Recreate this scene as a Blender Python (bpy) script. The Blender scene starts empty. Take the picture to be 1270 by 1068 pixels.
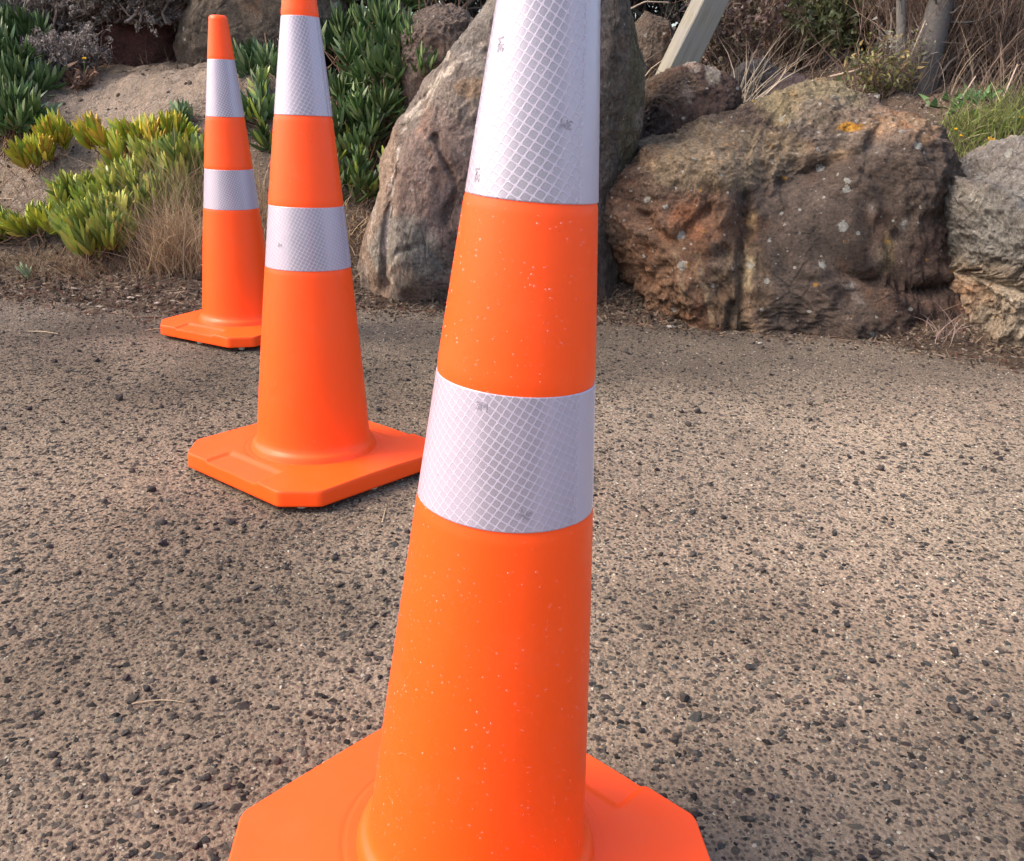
import bpy, math, random
import numpy as np
from mathutils import Matrix, Vector
random.seed(4); RNG = np.random.default_rng(11)
sc = bpy.context.scene
COL = sc.collection

# ------------------------------------------------------------ camera, sky, sun, exposure
CAM = np.array([0.0, 0.0, 0.7265])
FPX = 1131.76                                  # focal length for a picture 1270 wide
FW = np.array([0.0, 0.93964538, -0.34214992])
RT = np.array([0.99921848, 0.01352433, 0.03714184])
UP = np.array([-0.03952751, 0.34188252, 0.93891103])
cd = bpy.data.cameras.new('camera'); cam = bpy.data.objects.new('camera', cd); COL.objects.link(cam)
cd.sensor_fit = 'HORIZONTAL'; cd.sensor_width = 36.0; cd.lens = 36.0 * FPX / 1270.0
cd.clip_start = 0.02; cd.clip_end = 500.0
cam.matrix_world = Matrix(((RT[0], UP[0], -FW[0], CAM[0]), (RT[1], UP[1], -FW[1], CAM[1]),
                           (RT[2], UP[2], -FW[2], CAM[2]), (0, 0, 0, 1)))
sc.camera = cam
SUN_EL, SUN_AZ = math.radians(46), math.radians(-100)     # azimuth from +Y, negative = to the left
w = bpy.data.worlds.new("World"); sc.world = w; w.use_nodes = True
nt = w.node_tree; bg = nt.nodes['Background']
sky = nt.nodes.new('ShaderNodeTexSky'); sky.sky_type = 'NISHITA'; sky.sun_disc = False
sky.sun_elevation = SUN_EL; sky.sun_rotation = SUN_AZ
sky.air_density = 1.0; sky.dust_density = 4.0; sky.ozone_density = 1.0
nt.links.new(sky.outputs[0], bg.inputs[0]); bg.inputs[1].default_value = 0.15
sl = bpy.data.lights.new('sun', 'SUN'); sl.energy = .95; sl.angle = math.radians(26); sl.color = (1.0, 0.89, 0.77)
so = bpy.data.objects.new('sun', sl); COL.objects.link(so)
sd = Vector((math.sin(SUN_AZ) * math.cos(SUN_EL), math.cos(SUN_AZ) * math.cos(SUN_EL), math.sin(SUN_EL)))
so.rotation_euler = sd.to_track_quat('Z', 'Y').to_euler()
sc.view_settings.view_transform = 'Standard'; sc.view_settings.look = 'None'
sc.view_settings.exposure = 1.58; sc.view_settings.gamma = 1.0
sc.render.engine = 'CYCLES'

# ------------------------------------------------------------ numeric helpers
def ray(px, py):
    return FW + (px - 635.0) / FPX * RT - (py - 534.0) / FPX * UP
def at(px, py, Y):
    d = ray(px, py); return CAM + d * (Y / d[1])
def _hash(i, j, k, seed):
    h = (i * 374761393 + j * 668265263 + k * 2147483647 + seed * 974634777) & 0xffffffff
    h = ((h ^ (h >> 13)) * 1274126177) & 0xffffffff
    h = ((h ^ (h >> 16)) * 2246822519) & 0xffffffff
    return ((h ^ (h >> 15)) & 0xffffff) / float(0xffffff)
def noise(P, seed=0):
    P = np.asarray(P, float); I = np.floor(P).astype(np.int64); f = P - I
    f = f * f * f * (f * (f * 6 - 15) + 10); out = 0
    for a in (0, 1):
        for b in (0, 1):
            for c in (0, 1):
                wgt = (f[:, 0] if a else 1 - f[:, 0]) * (f[:, 1] if b else 1 - f[:, 1]) * (f[:, 2] if c else 1 - f[:, 2])
                out = out + wgt * _hash(I[:, 0] + a, I[:, 1] + b, I[:, 2] + c, seed)
    return out * 2 - 1
def fbm(P, oct=5, seed=0, gain=.5, ridged=False):
    P = np.asarray(P, float).copy(); s = 0; a = 1.0; t = 0
    R = np.array([[.36, .48, -.8], [-.8, .6, 0], [.48, .64, .6]])
    for o in range(oct):
        n = noise(P, seed + o * 17)
        if ridged: n = 1 - 2 * np.abs(n)
        s = s + a * n; t += a; a *= gain; P = (P @ R) * 2.03
    return s / t
def smooth(a, b, x):
    t = np.clip((x - a) / (b - a), 0, 1); return t * t * (3 - 2 * t)

# ------------------------------------------------------------ mesh helpers
def mesh_obj(name, V, F, mat, parent=None, col=None, uv=None, shade=True, mats=None):
    """F: list of int arrays (n,k) - each may have its own k"""
    if isinstance(F, np.ndarray): F = [F]
    F = [f for f in F if len(f)]
    V = np.asarray(V, np.float32)
    me = bpy.data.meshes.new(name)
    me.vertices.add(len(V)); me.vertices.foreach_set('co', V.ravel())
    loops = np.concatenate([f.ravel() for f in F]).astype(np.int32)
    tot = np.concatenate([np.full(len(f), f.shape[1]) for f in F]).astype(np.int32)
    st = np.concatenate([[0], np.cumsum(tot)[:-1]]).astype(np.int32)
    me.loops.add(len(loops)); me.loops.foreach_set('vertex_index', loops)
    me.polygons.add(len(tot)); me.polygons.foreach_set('loop_start', st); me.polygons.foreach_set('loop_total', tot)
    me.update(calc_edges=True)
    me.polygons.foreach_set('use_smooth', np.full(len(tot), bool(shade)))
    if col is not None:
        a = me.color_attributes.new('Col', 'FLOAT_COLOR', 'POINT')
        c = np.ones((len(V), 4), np.float32); c[:, :3] = np.clip(col, 0, 1); a.data.foreach_set('color', c.ravel())
    if uv is not None:
        u = me.uv_layers.new(name='UVMap'); u.data.foreach_set('uv', np.asarray(uv, np.float32)[loops].ravel())
    me.validate(); me.materials.append(mat)
    o = bpy.data.objects.new(name, me); COL.objects.link(o)
    if parent: o.parent = parent
    return o
def tag(o, label=None, cat=None, group=None, kind=None):
    if label: o['label'] = label
    if cat: o['category'] = cat
    if group: o['group'] = group
    if kind: o['kind'] = kind
    return o
def empty(name, loc, label, cat, group=None):
    o = bpy.data.objects.new(name, None); COL.objects.link(o); o.location = loc; o.empty_display_size = .05
    return tag(o, label, cat, group)
def grid_faces(n, m, wrap=False):
    i = np.arange(n - 1)[:, None]; j = np.arange(m if wrap else m - 1)[None, :]; j2 = (j + 1) % m
    return np.stack([i * m + j, i * m + j2, (i + 1) * m + j2, (i + 1) * m + j], -1).reshape(-1, 4)
def tubes(paths, rad, sides=3, flat=1.0, spin=None):
    """paths (N,k,3), rad (N,k) -> verts, quads, owner index, along 0..1"""
    paths = np.asarray(paths, float); N, k, _ = paths.shape
    T = np.gradient(paths, axis=1); T /= np.linalg.norm(T, axis=2, keepdims=True) + 1e-12
    ref = RNG.normal(size=(N, 1, 3)) if spin is None else np.broadcast_to(spin[:, None, :], (N, 1, 3))
    A = np.cross(T, np.broadcast_to(ref, T.shape)); A /= np.linalg.norm(A, axis=2, keepdims=True) + 1e-12
    B = np.cross(T, A)
    th = np.arange(sides) / sides * 2 * np.pi
    r = np.asarray(rad, float)[:, :, None, None]
    V = paths[:, :, None, :] + r * (np.cos(th)[None, None, :, None] * A[:, :, None, :] + flat * np.sin(th)[None, None, :, None] * B[:, :, None, :])
    Q = grid_faces(k, sides, True)
    F = (Q[None] + (np.arange(N) * k * sides)[:, None, None]).reshape(-1, 4)
    own = np.repeat(np.arange(N), k * sides); al = np.tile(np.repeat(np.linspace(0, 1, k), sides), N)
    return V.reshape(-1, 3), F, own, al
def blades(base, dirs, length, width, bend, k=4, tipfrac=.08):
    """flat tapering ribbons"""
    N = len(base); t = np.linspace(0, 1, k)
    dirs = dirs / np.linalg.norm(dirs, axis=1, keepdims=True)
    P = base[:, None, :] + dirs[:, None, :] * (length[:, None] * t[None])[:, :, None] + bend[:, None, :] * ((t ** 2)[None] * length[:, None])[:, :, None]
    T = np.gradient(P, axis=1); ref = RNG.normal(size=(N, 1, 3)); S = np.cross(T, np.broadcast_to(ref, T.shape)); S /= np.linalg.norm(S, axis=2, keepdims=True) + 1e-12
    wd = width[:, None] * np.maximum(tipfrac, (1 - t[None] ** 2))
    V = np.stack([P - S * wd[:, :, None] / 2, P + S * wd[:, :, None] / 2], 2)
    Q = grid_faces(k, 2); F = (Q[None] + (np.arange(N) * k * 2)[:, None, None]).reshape(-1, 4)
    return V.reshape(-1, 3), F, np.repeat(np.arange(N), 2 * k), np.tile(np.repeat(t, 2), N)
def unit(n): 
    v = RNG.normal(size=(n, 3)); return v / np.linalg.norm(v, axis=1, keepdims=True)
class Acc:
    def __init__(s): s.V = []; s.F = []; s.C = []; s.n = 0
    def add(s, V, F, C):
        s.V.append(V); s.F.append(F + s.n); s.C.append(np.broadcast_to(C, V.shape)); s.n += len(V)
    def obj(s, name, mat, parent=None, shade=True):
        ks = sorted({f.shape[1] for f in s.F})
        return mesh_obj(name, np.concatenate(s.V), [np.concatenate([f for f in s.F if f.shape[1] == k]) for k in ks], mat, parent, np.concatenate(s.C), shade=shade)

# ------------------------------------------------------------ material helpers
class NT:
    def __init__(s, name):
        s.m = bpy.data.materials.new(name); s.m.use_nodes = True; s.t = s.m.node_tree
        s.b = s.t.nodes['Principled BSDF']; s.out = s.t.nodes['Material Output']
    def n(s, typ, **kw):
        x = s.t.nodes.new('ShaderNode' + typ)
        for k, v in kw.items():
            if k in x.inputs.keys():
                s.set(x, k, v)
            else: setattr(x, k, v)
        return x
    def set(s, x, k, v):
        if isinstance(v, bpy.types.NodeSocket): s.t.links.new(v, x.inputs[k])
        else: x.inputs[k].default_value = v
    def noise(s, vec, scale, detail=4, rough=.55, dist=0.0):
        x = s.n('TexNoise'); s.set(x, 'Vector', vec); x.inputs['Scale'].default_value = scale
        x.inputs['Detail'].default_value = detail; x.inputs['Roughness'].default_value = rough; x.inputs['Distortion'].default_value = dist
        return x.outputs['Fac']
    def ramp(s, fac, stops):
        x = s.n('ValToRGB'); s.set(x, 0, fac); e = x.color_ramp.elements
        while len(e) < len(stops): e.new(.5)
        for q, (p, c) in zip(e, stops):
            q.position = p; q.color = (c, c, c, 1) if not hasattr(c, '__len__') else (*c, 1)
        return x.outputs[0]
    def mix(s, fac, a, b, typ='MIX'):
        x = s.n('Mix'); x.data_type = 'RGBA'; x.blend_type = typ; x.clamp_factor = True
        for i, v in ((0, fac), (6, a), (7, b)):
            if isinstance(v, bpy.types.NodeSocket): s.t.links.new(v, x.inputs[i])
            elif i == 0: x.inputs[0].default_value = v
            else: x.inputs[i].default_value = (*v, 1) if len(v) == 3 else v
        return x.outputs[2]
    def math(s, op, a, b=None, c=None):
        x = s.n('Math'); x.operation = op
        for i, v in enumerate((a, b, c)):
            if v is None: continue
            if isinstance(v, bpy.types.NodeSocket): s.t.links.new(v, x.inputs[i])
            else: x.inputs[i].default_value = v
        return x.outputs[0]
    def bump(s, h, strength, dist, prev=None):
        x = s.n('Bump'); s.set(x, 'Height', h); x.inputs['Strength'].default_value = strength; x.inputs['Distance'].default_value = dist
        if prev is not None: s.set(x, 'Normal', prev)
        return x.outputs[0]
    def coord(s, kind='Object'): return s.n('TexCoord').outputs[kind]
    def col(s): x = s.n('Attribute'); x.attribute_name = 'Col'; return x.outputs['Color']
    def mapping(s, vec, scale=(1, 1, 1), rot=(0, 0, 0)):
        x = s.n('Mapping'); s.set(x, 'Vector', vec); x.inputs['Scale'].default_value = scale; x.inputs['Rotation'].default_value = rot
        return x.outputs[0]
    def fin(s, base=None, rough=None, normal=None, **kw):
        if base is not None: s.set(s.b, 'Base Color', base if isinstance(base, bpy.types.NodeSocket) else (*base, 1))
        if rough is not None: s.set(s.b, 'Roughness', rough)
        if normal is not None: s.set(s.b, 'Normal', normal)
        for k, v in kw.items(): s.set(s.b, k, v)
        return s.m

# pavement: worn chip seal
def mat_pavement():
    m = NT('worn_chip_seal'); g = m.n('NewGeometry').outputs['Position']
    v = m.n('TexVoronoi'); m.set(v, 'Vector', m.mix(.004, g, m.n('TexNoise', Scale=60.0).outputs['Color'], 'ADD')); v.inputs['Scale'].default_value = 150.0
    v.inputs['Randomness'].default_value = 1.0
    sep = m.n('SeparateColor'); m.set(sep, 0, v.outputs['Color'])
    chip = m.ramp(sep.outputs[0], [(0, (.07, .058, .052)), (.3, (.13, .105, .09)), (.5, (.25, .20, .155)), (.8, (.33, .265, .205)), (1, (.42, .35, .28))])
    sand = m.ramp(m.noise(g, 380, 4, .8), [(.3, (.15, .118, .092)), (.44, (.27, .225, .172)), (.56, (.37, .31, .235)), (.72, (.56, .475, .37))])
    edge = m.ramp(v.outputs['Distance'], [(.25, 0.0), (.6, 1.0)])
    base = m.mix(edge, chip, sand)
    big = m.noise(g, 1.5, 6, .62); tone = m.ramp(big, [(.3, (.66, .62, .60)), (.5, (.96, .92, .90)), (.72, (1.15, 1.10, 1.04))])
    base = m.mix(1.0, base, tone, 'MULTIPLY')
    pink = m.noise(g, .9, 2, .5)
    base = m.mix(m.ramp(pink, [(.4, 0.0), (.65, .35)]), base, m.mix(1.0, base, (1.08, .92, .90), 'MULTIPLY'))
    # dusty soil washed over the strip next to the verge
    sx = m.n('SeparateXYZ'); m.set(sx, 0, g)
    yy = m.math('ADD', sx.outputs[1], m.math('MULTIPLY', m.noise(g, 1.7, 4, .6), .9))
    dirt = m.ramp(m.math('MULTIPLY', m.math('SUBTRACT', yy, 2.65), .9), [(0.0, 0.0), (.5, .75), (1, .9)])
    dcol = m.ramp(m.noise(g, 190, 5, .75), [(.3, (.055, .045, .038)), (.5, (.13, .107, .088)), (.64, (.20, .168, .138)), (.8, (.36, .31, .26))])
    base = m.mix(dirt, base, dcol)
    h = m.math('ADD', m.math('MULTIPLY', v.outputs['Distance'], -1.0), m.math('MULTIPLY', m.noise(g, 300, 4, .7), .9))
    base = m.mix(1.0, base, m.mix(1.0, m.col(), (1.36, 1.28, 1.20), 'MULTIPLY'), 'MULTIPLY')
    pv = m.n('TexVoronoi'); m.set(pv, 'Vector', g); pv.inputs['Scale'].default_value = 95.0; ps_ = m.n('SeparateColor'); m.set(ps_, 0, pv.outputs['Color'])
    pit = m.math('MULTIPLY', m.math('GREATER_THAN', ps_.outputs[1], .60), m.math('LESS_THAN', m.math('ADD', pv.outputs['Distance'], m.math('MULTIPLY', m.noise(g, 300, 3), .5)), .52))
    base = m.mix(m.math('MULTIPLY', pit, .75), base, (.045, .036, .03))
    h = m.math('SUBTRACT', h, m.math('MULTIPLY', pit, .5))
    nb = m.bump(h, .9, .0045); nb = m.bump(m.noise(g, 45, 4, .6), .6, .006, nb)
    return m.fin(base, .9, nb, **{'Specular IOR Level': .15})
def mat_attr(name, rough=.6, nscale=60, namt=.25, bump=0.0, bscale=80, bdist=.002, spec=.4, sss=0.0, trans=0.0):
    m = NT(name); c = m.col(); g = m.n('NewGeometry').outputs['Position']
    k = m.ramp(m.noise(g, nscale, 4, .6), [(.25, 1 - namt), (.75, 1 + namt)])
    b = m.mix(1.0, m.mix(1.0, c, (.88, .88, .88), 'MULTIPLY'), k, 'MULTIPLY')
    nb = m.bump(m.noise(g, bscale, 5, .7), bump, bdist) if bump else None
    m.fin(b, rough, nb, **{'Specular IOR Level': spec})
    if trans:
        tr = m.n('BsdfTranslucent'); m.set(tr, 'Color', b); mx = m.n('MixShader'); mx.inputs[0].default_value = trans
        m.t.links.new(m.b.outputs[0], mx.inputs[1]); m.t.links.new(tr.outputs[0], mx.inputs[2]); m.t.links.new(mx.outputs[0], m.out.inputs[0])
    return m.m
def mat_soil():
    m = NT('sandy_soil'); c = m.col(); g = m.n('NewGeometry').outputs['Position']
    k = m.ramp(m.noise(g, 22, 8, .72), [(.25, (.45, .42, .40)), (.48, (.92, .90, .88)), (.75, (1.35, 1.30, 1.25))])
    b = m.mix(1.0, c, k, 'MULTIPLY')
    v = m.n('TexVoronoi'); m.set(v, 'Vector', g); v.inputs['Scale'].default_value = 110.0
    s = m.n('SeparateColor'); m.set(s, 0, v.outputs['Color'])
    b = m.mix(m.ramp(s.outputs[1], [(.88, 0.0), (.94, .6)]), b, (.10, .075, .06))
    b = m.mix(m.ramp(s.outputs[2], [(.90, 0.0), (.93, .7)]), b, (.30, .25, .20))
    h = m.math('ADD', m.noise(g, 30, 8, .75), m.math('MULTIPLY', v.outputs['Distance'], -.3))
    return m.fin(b, .95, m.bump(h, 1.0, .022), **{'Specular IOR Level': .15})
def mat_rock(name, dark=(.35, .30, .30), light=(1.35, 1.28, 1.2), lichen=.5, orange=.3, strata=(1, 1, 1), srot=(0, 0, 0), grain=1.0, seed=0.0, bumpd=.045):
    m = NT(name); c = m.col(); o = m.coord('Object')
    ad = m.n('VectorMath'); ad.operation = 'ADD'; m.set(ad, 0, o); ad.inputs[1].default_value = (seed, seed * .7, -seed); p = ad.outputs[0]
    ps = m.mapping(p, strata, srot)
    n1 = m.noise(ps, 7.5, 12, .74, .6)
    b = m.mix(1.0, c, m.ramp(n1, [(.30, dark), (.47, (.85, .83, .82)), (.56, (1, 1, 1)), (.74, light)]), 'MULTIPLY')
    n2 = m.noise(p, 24, 10, .82); b = m.mix(1.0, b, m.ramp(n2, [(.34, (.34, .32, .34)), (.47, (.9, .9, .9)), (.55, (1.05, 1.05, 1.05)), (.7, (1.55, 1.5, 1.42))]), 'MULTIPLY')
    sp = m.noise(p, 95, 5, .8); b = m.mix(1.0, b, m.ramp(sp, [(.33, 1 - .6 * grain), (.48, 1.0), (.56, 1.05), (.68, 1 + .9 * grain)]), 'MULTIPLY')
    # rusty iron staining
    b = m.mix(m.ramp(m.noise(p, 3.1, 6, .65, .4), [(.55, 0.0), (.72, .55)]), b, m.mix(1.0, b, (1.55, .92, .55), 'MULTIPLY'))
    # pale crustose lichen discs
    wv = m.mix(.012, p, m.n('TexNoise', Scale=35.0).outputs['Color'], 'ADD')
    for sc_, th, colr, amt, key in ((17., .30, (.50, .50, .44), lichen, 0), (42., .30, (.55, .53, .47), lichen, 1), (21., .22, (.50, .24, .03), orange, 2)):
        v = m.n('TexVoronoi'); m.set(v, 'Vector', wv); v.inputs['Scale'].default_value = sc_
        s = m.n('SeparateColor'); m.set(s, 0, v.outputs['Color'])
        pick = m.math('GREATER_THAN', s.outputs[key], 1 - .22 * amt)
        siz = m.math('ADD', .08, m.math('MULTIPLY', s.outputs[(key + 1) % 3], th))
        disc = m.math('LESS_THAN', m.math('ADD', v.outputs['Distance'], m.math('MULTIPLY', m.noise(p, 110, 4, .75), .55)), m.math('ADD', siz, .20))
        b = m.mix(m.math('MULTIPLY', m.math('MULTIPLY', pick, disc), .62), b, m.mix(1.0, colr, m.ramp(m.noise(p, 70, 4, .7), [(.3, .45), (.7, 1.15)]), 'MULTIPLY'))
    h = m.math('ADD', m.noise(ps, 7, 10, .72, .5), m.math('MULTIPLY', m.noise(p, 60, 6, .7), .22))
    vc = m.n('TexVoronoi'); vc.feature = 'DISTANCE_TO_EDGE'; m.set(vc, 'Vector', m.mix(.10, ps, m.n('TexNoise', Scale=5.0).outputs['Color'], 'ADD')); vc.inputs['Scale'].default_value = 7.0
    crack = m.ramp(vc.outputs['Distance'], [(0, 0.0), (.045, 1.0)]); crk = m.mix(m.ramp(m.noise(p, 4, 3), [(.45, 1.0), (.6, .0)]), crack, (1, 1, 1))
    b = m.mix(1.0, b, m.ramp(crk, [(0, .6), (1, 1.0)]), 'MULTIPLY')
    h = m.math('ADD', h, m.math('MULTIPLY', crk, .25))
    nb = m.bump(h, 1.0, bumpd); nb = m.bump(m.noise(p, 130, 6, .8), 1.0, .007, nb)
    return m.fin(b, .88, nb, **{'Specular IOR Level': .3})
def mat_orange():
    m = NT('orange_pvc'); o = m.coord('Object')
    n = m.noise(m.mapping(o, (1, 1, .25)), 26, 5, .6)
    b = m.mix(m.ramp(n, [(.35, 0.0), (.7, .25)]), (1.0, .080, .006), (1.0, .100, .014))
    st_ = m.noise(m.mapping(o, (1, 1, .12)), 55, 7, .75); b = m.mix(m.ramp(st_, [(.52, 0.0), (.75, .25)]), b, (.88, .08, .02))
    du = m.noise(o, 11, 8, .7); b = m.mix(m.ramp(du, [(.55, 0.0), (.8, .25)]), b, (.85, .13, .05))
    sc_ = m.noise(m.mapping(o, (1, 1, 1)), 60, 8, .8); b = m.mix(m.ramp(sc_, [(.64, 0.0), (.70, .45)]), b, (.55, .06, .012))
    r = m.ramp(m.noise(o, 18, 6, .6), [(.3, .34), (.7, .50)])
    nb = m.bump(m.noise(o, 140, 3, .6), .10, .0012); nb = m.bump(m.noise(o, 9, 3, .5), .12, .004, nb)
    return m.fin(b, r, nb, **{'Specular IOR Level': .25, 'Coat Weight': .05, 'Coat Roughness': .3})
def mat_band():
    m = NT('prismatic_sheeting'); u = m.n('UVMap').outputs[0]
    su = m.n('SeparateXYZ'); m.set(su, 0, u)
    p = m.mapping(u, (1 / .0063, 1 / .0063, 1), (0, 0, math.radians(28)))
    s = m.n('SeparateXYZ'); m.set(s, 0, p)
    ed = []
    for i in (0, 1):
        f = m.math('FRACT', m.math('ADD', s.outputs[i], 500.0)); ed.append(m.math('ABSOLUTE', m.math('SUBTRACT', f, .5)))
    # rounded-square cell
    q = m.math('POWER', m.math('ADD', m.math('POWER', ed[0], 5.0), m.math('POWER', ed[1], 5.0)), .2)
    cell = m.ramp(q, [(.40, 1.0), (.45, 0.0)])
    # the overlap of the tape end is a plain strip
    plain = m.math('MULTIPLY', m.math('GREATER_THAN', su.outputs[0], .002), m.math('LESS_THAN', su.outputs[0], .03))
    cell = m.math('MULTIPLY', cell, m.math('SUBTRACT', 1.0, plain))
    g = m.noise(u, 900, 3, .6)
    ccol = m.ramp(g, [(.35, (.185, .165, .19)), (.65, (.26, .235, .27))])
    cell2 = m.math('MULTIPLY', cell, m.ramp(m.noise(m.mapping(u, (1, .35, 1)), 24, 2), [(.35, .7), (.6, 1.0)])); fr = m.n('Fresnel'); fr.inputs['IOR'].default_value = 1.45; side = m.ramp(m.math('MULTIPLY', m.math('SUBTRACT', fr.outputs[0], .0335), 200.0), [(.03, 0.0), (.30, 1.0)])
    ccol = m.mix(side, ccol, m.mix(.18, (.39, .335, .395), ccol)); b = m.mix(cell2, (.41, .355, .42), ccol)
    b = m.mix(m.ramp(m.noise(u, 42, 7, .7), [(.66, 0.0), (.76, .35)]), b, (.55, .45, .42))
    seam = m.math('LESS_THAN', m.math('ABSOLUTE', m.math('SUBTRACT', su.outputs[0], .0305)), .0004)
    b = m.mix(seam, b, (.45, .42, .46))
    nb = m.bump(cell, .35, -.0006); nb = m.bump(m.noise(u, 35, 3, .5), .15, .003, nb)
    m.fin(b, m.ramp(cell, [(0, .38), (1, .2)]), nb, **{'Specular IOR Level': .6, 'Sheen Weight': .0, 'Coat Weight': .35, 'Coat Roughness': .3, 'Coat IOR': 1.5})
    m.set(m.b, 'Sheen Weight', m.math('MULTIPLY', cell, .9)); m.b.inputs['Sheen Roughness'].default_value = .25; m.b.inputs['Sheen Tint'].default_value = (1, .97, 1, 1)
    return m.m
def mat_simple(name, c, rough=.6, namt=.2, nscale=40, bump=.2, bdist=.001, stretch=(1, 1, 1)):
    m = NT(name); o = m.mapping(m.coord('Object'), stretch)
    n = m.noise(o, nscale, 7, .65)
    b = m.mix(1.0, c, m.ramp(n, [(.25, 1 - namt), (.75, 1 + namt)]), 'MULTIPLY')
    return m.fin(b, rough, m.bump(n, bump, bdist))
def mat_drop():
    m = NT('water'); gl = m.n('BsdfGlossy'); gl.inputs['Roughness'].default_value = .22; gl.inputs['Color'].default_value = (1, 1, 1, 1)
    tr = m.n('BsdfTransparent'); mx = m.n('MixShader'); mx.inputs[0].default_value = .045
    m.t.links.new(tr.outputs[0], mx.inputs[1]); m.t.links.new(gl.outputs[0], mx.inputs[2]); m.t.links.new(mx.outputs[0], m.out.inputs[0]); return m.m
def mat_wood():
    m = NT('sawn_timber'); o = m.coord('Object'); s = m.mapping(o, (1, 1, .05))
    n = m.noise(s, 60, 6, .6, .5); n2 = m.noise(o, 6, 5, .6)
    b = m.ramp(n, [(.3, (.12, .105, .078)), (.5, (.19, .17, .125)), (.7, (.25, .225, .17))])
    b = m.mix(m.ramp(n2, [(.42, 0.0), (.62, .8)]), b, (.19, .175, .155))
    ck = m.noise(m.mapping(o, (1, 1, .03)), 28, 3, .5); b = m.mix(m.ramp(ck, [(.30, .8), (.36, 0.0)]), b, (.05, .045, .038))
    return m.fin(b, .85, m.bump(n, .6, .004))
M = dict(pave=mat_pavement(), soil=mat_soil(), orange=mat_orange(), band=mat_band(), wood=mat_wood(), drop=mat_drop(),
         foot=mat_simple('pale_rubber', (.50, .46, .38), .7), mark=mat_simple('printed_mark', (.24, .215, .25), .5, .1),
         chip=mat_attr('aggregate_chip', .85, 200, .35, .6, 260, .0015, .15), stone=mat_attr('loose_stone', .8, 120, .35, .7, 180, .002, .2),
         leaf=mat_attr('succulent_leaf', .42, 35, .18, .15, 120, .001, .5, trans=.10), grass=mat_attr('dry_grass', .7, 30, .2, trans=.25, spec=.2),
         green=mat_attr('green_blade', .5, 30, .2, trans=.3, spec=.35), twig=mat_attr('twig_bark', .85, 90, .3, .4, 200, .001, .2),
         shrubleaf=mat_attr('shrub_leaf', .55, 20, .25, trans=.2, spec=.35), petal=mat_attr('petal', .6, 50, .1, trans=.2, spec=.2))

# ------------------------------------------------------------ terrain
CONES = [dict(x=-.0217, y=.7007, l=(.0447, .0114), s=1.0, yaw=.0922), dict(x=-.4024, y=1.7359, l=(-.0014, .0296), s=1.087, yaw=.1043),
         dict(x=-.8678, y=2.7971, l=(-.0046, .0002), s=1.055, yaw=.3058)]
def gz(x, y):
    x = np.asarray(x, float); y = np.asarray(y, float); z = 0 * x + 0 * y
    for c in CONES:
        dx, dy = x - c['x'], y - c['y']; wg = np.exp(-(np.maximum(np.hypot(dx, dy) - .26, 0) / .35) ** 2)
        z = z + wg * (-c['l'][0] * dx - c['l'][1] * dy)
    return z
VX = [-40, -6, -1.85, -1.5, -1.27, -.95, -.57, -.24, .1, .4, .7, 1.0, 1.22, 1.37, 1.56, 1.9, 3, 40]
VY = [3.5, 3.35, 3.19, 3.10, 3.05, 3.05, 3.20, 3.24, 3.22, 3.17, 3.12, 3.10, 3.04, 2.90, 2.72, 2.5, 2.3, 2.3]
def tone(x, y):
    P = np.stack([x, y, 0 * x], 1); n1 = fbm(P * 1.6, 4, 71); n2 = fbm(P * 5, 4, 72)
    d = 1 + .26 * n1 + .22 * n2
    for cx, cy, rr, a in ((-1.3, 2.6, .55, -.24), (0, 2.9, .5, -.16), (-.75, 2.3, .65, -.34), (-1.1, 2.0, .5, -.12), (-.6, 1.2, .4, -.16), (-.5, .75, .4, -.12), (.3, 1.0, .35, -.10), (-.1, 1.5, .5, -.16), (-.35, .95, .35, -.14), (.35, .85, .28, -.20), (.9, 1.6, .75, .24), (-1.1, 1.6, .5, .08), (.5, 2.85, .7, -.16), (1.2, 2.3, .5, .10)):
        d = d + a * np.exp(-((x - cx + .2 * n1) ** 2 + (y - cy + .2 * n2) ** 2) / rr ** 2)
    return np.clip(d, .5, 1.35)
def yv(x): return np.interp(x, VX, VY)
def bank(x, y, detail=True):
    x = np.asarray(x, float); y = np.asarray(y, float); sh = x.shape; xf, yf = x.ravel(), y.ravel()
    s = yf - yv(xf)
    z = np.interp(s, [-1, -.03, .03, .16, .32, .7, 1.1, 1.35, 2.2, 6, 60], [-.12, -.010, .012, .035, .085, .38, .70, .80, .93, 1.35, 3.5])
    P = np.stack([xf, yf, 0 * xf], 1); amp = smooth(.1, .7, s)
    z = z + amp * (.07 * noise(P * 1.7, 3)) + .004 * noise(P * 14, 5) * smooth(-.1, .2, s)
    if detail:
        z = z + (.012 + .028 * amp) * fbm(P * 7, 6, 9, .58) * smooth(-.12, .12, s) + .004 * fbm(P * 60, 3, 21)
    # the bare sandy mound on the left
    z = z + .10 * np.exp(-(((xf + 1.72) / .5) ** 2 + ((yf - 4.15) / .35) ** 2))
    return z.reshape(sh)
def hit(px, py, sink=0.0):
    d = ray(px, py); t = np.linspace(2.2, 9, 1400); P = CAM + d[None] * t[:, None]
    b = bank(P[:, 0], P[:, 1], False); i = np.argmax(P[:, 2] < b)
    p = P[i] if (P[:, 2] < b).any() else at(px, py, 5.0)
    return np.array([p[0], p[1], float(bank(p[0], p[1])) - sink])
def spaced(lo, a, b, hi, fine, grow):
    mid = list(np.arange(a, b, fine)); out = mid[:]; st = fine; v = b
    while v < hi: out.append(v); st *= grow; v += st
    out.append(hi); st = fine; v = a - fine; left = []
    while v > lo: left.append(v); st *= grow; v -= st
    return np.array([lo] + left[::-1] + out)
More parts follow.
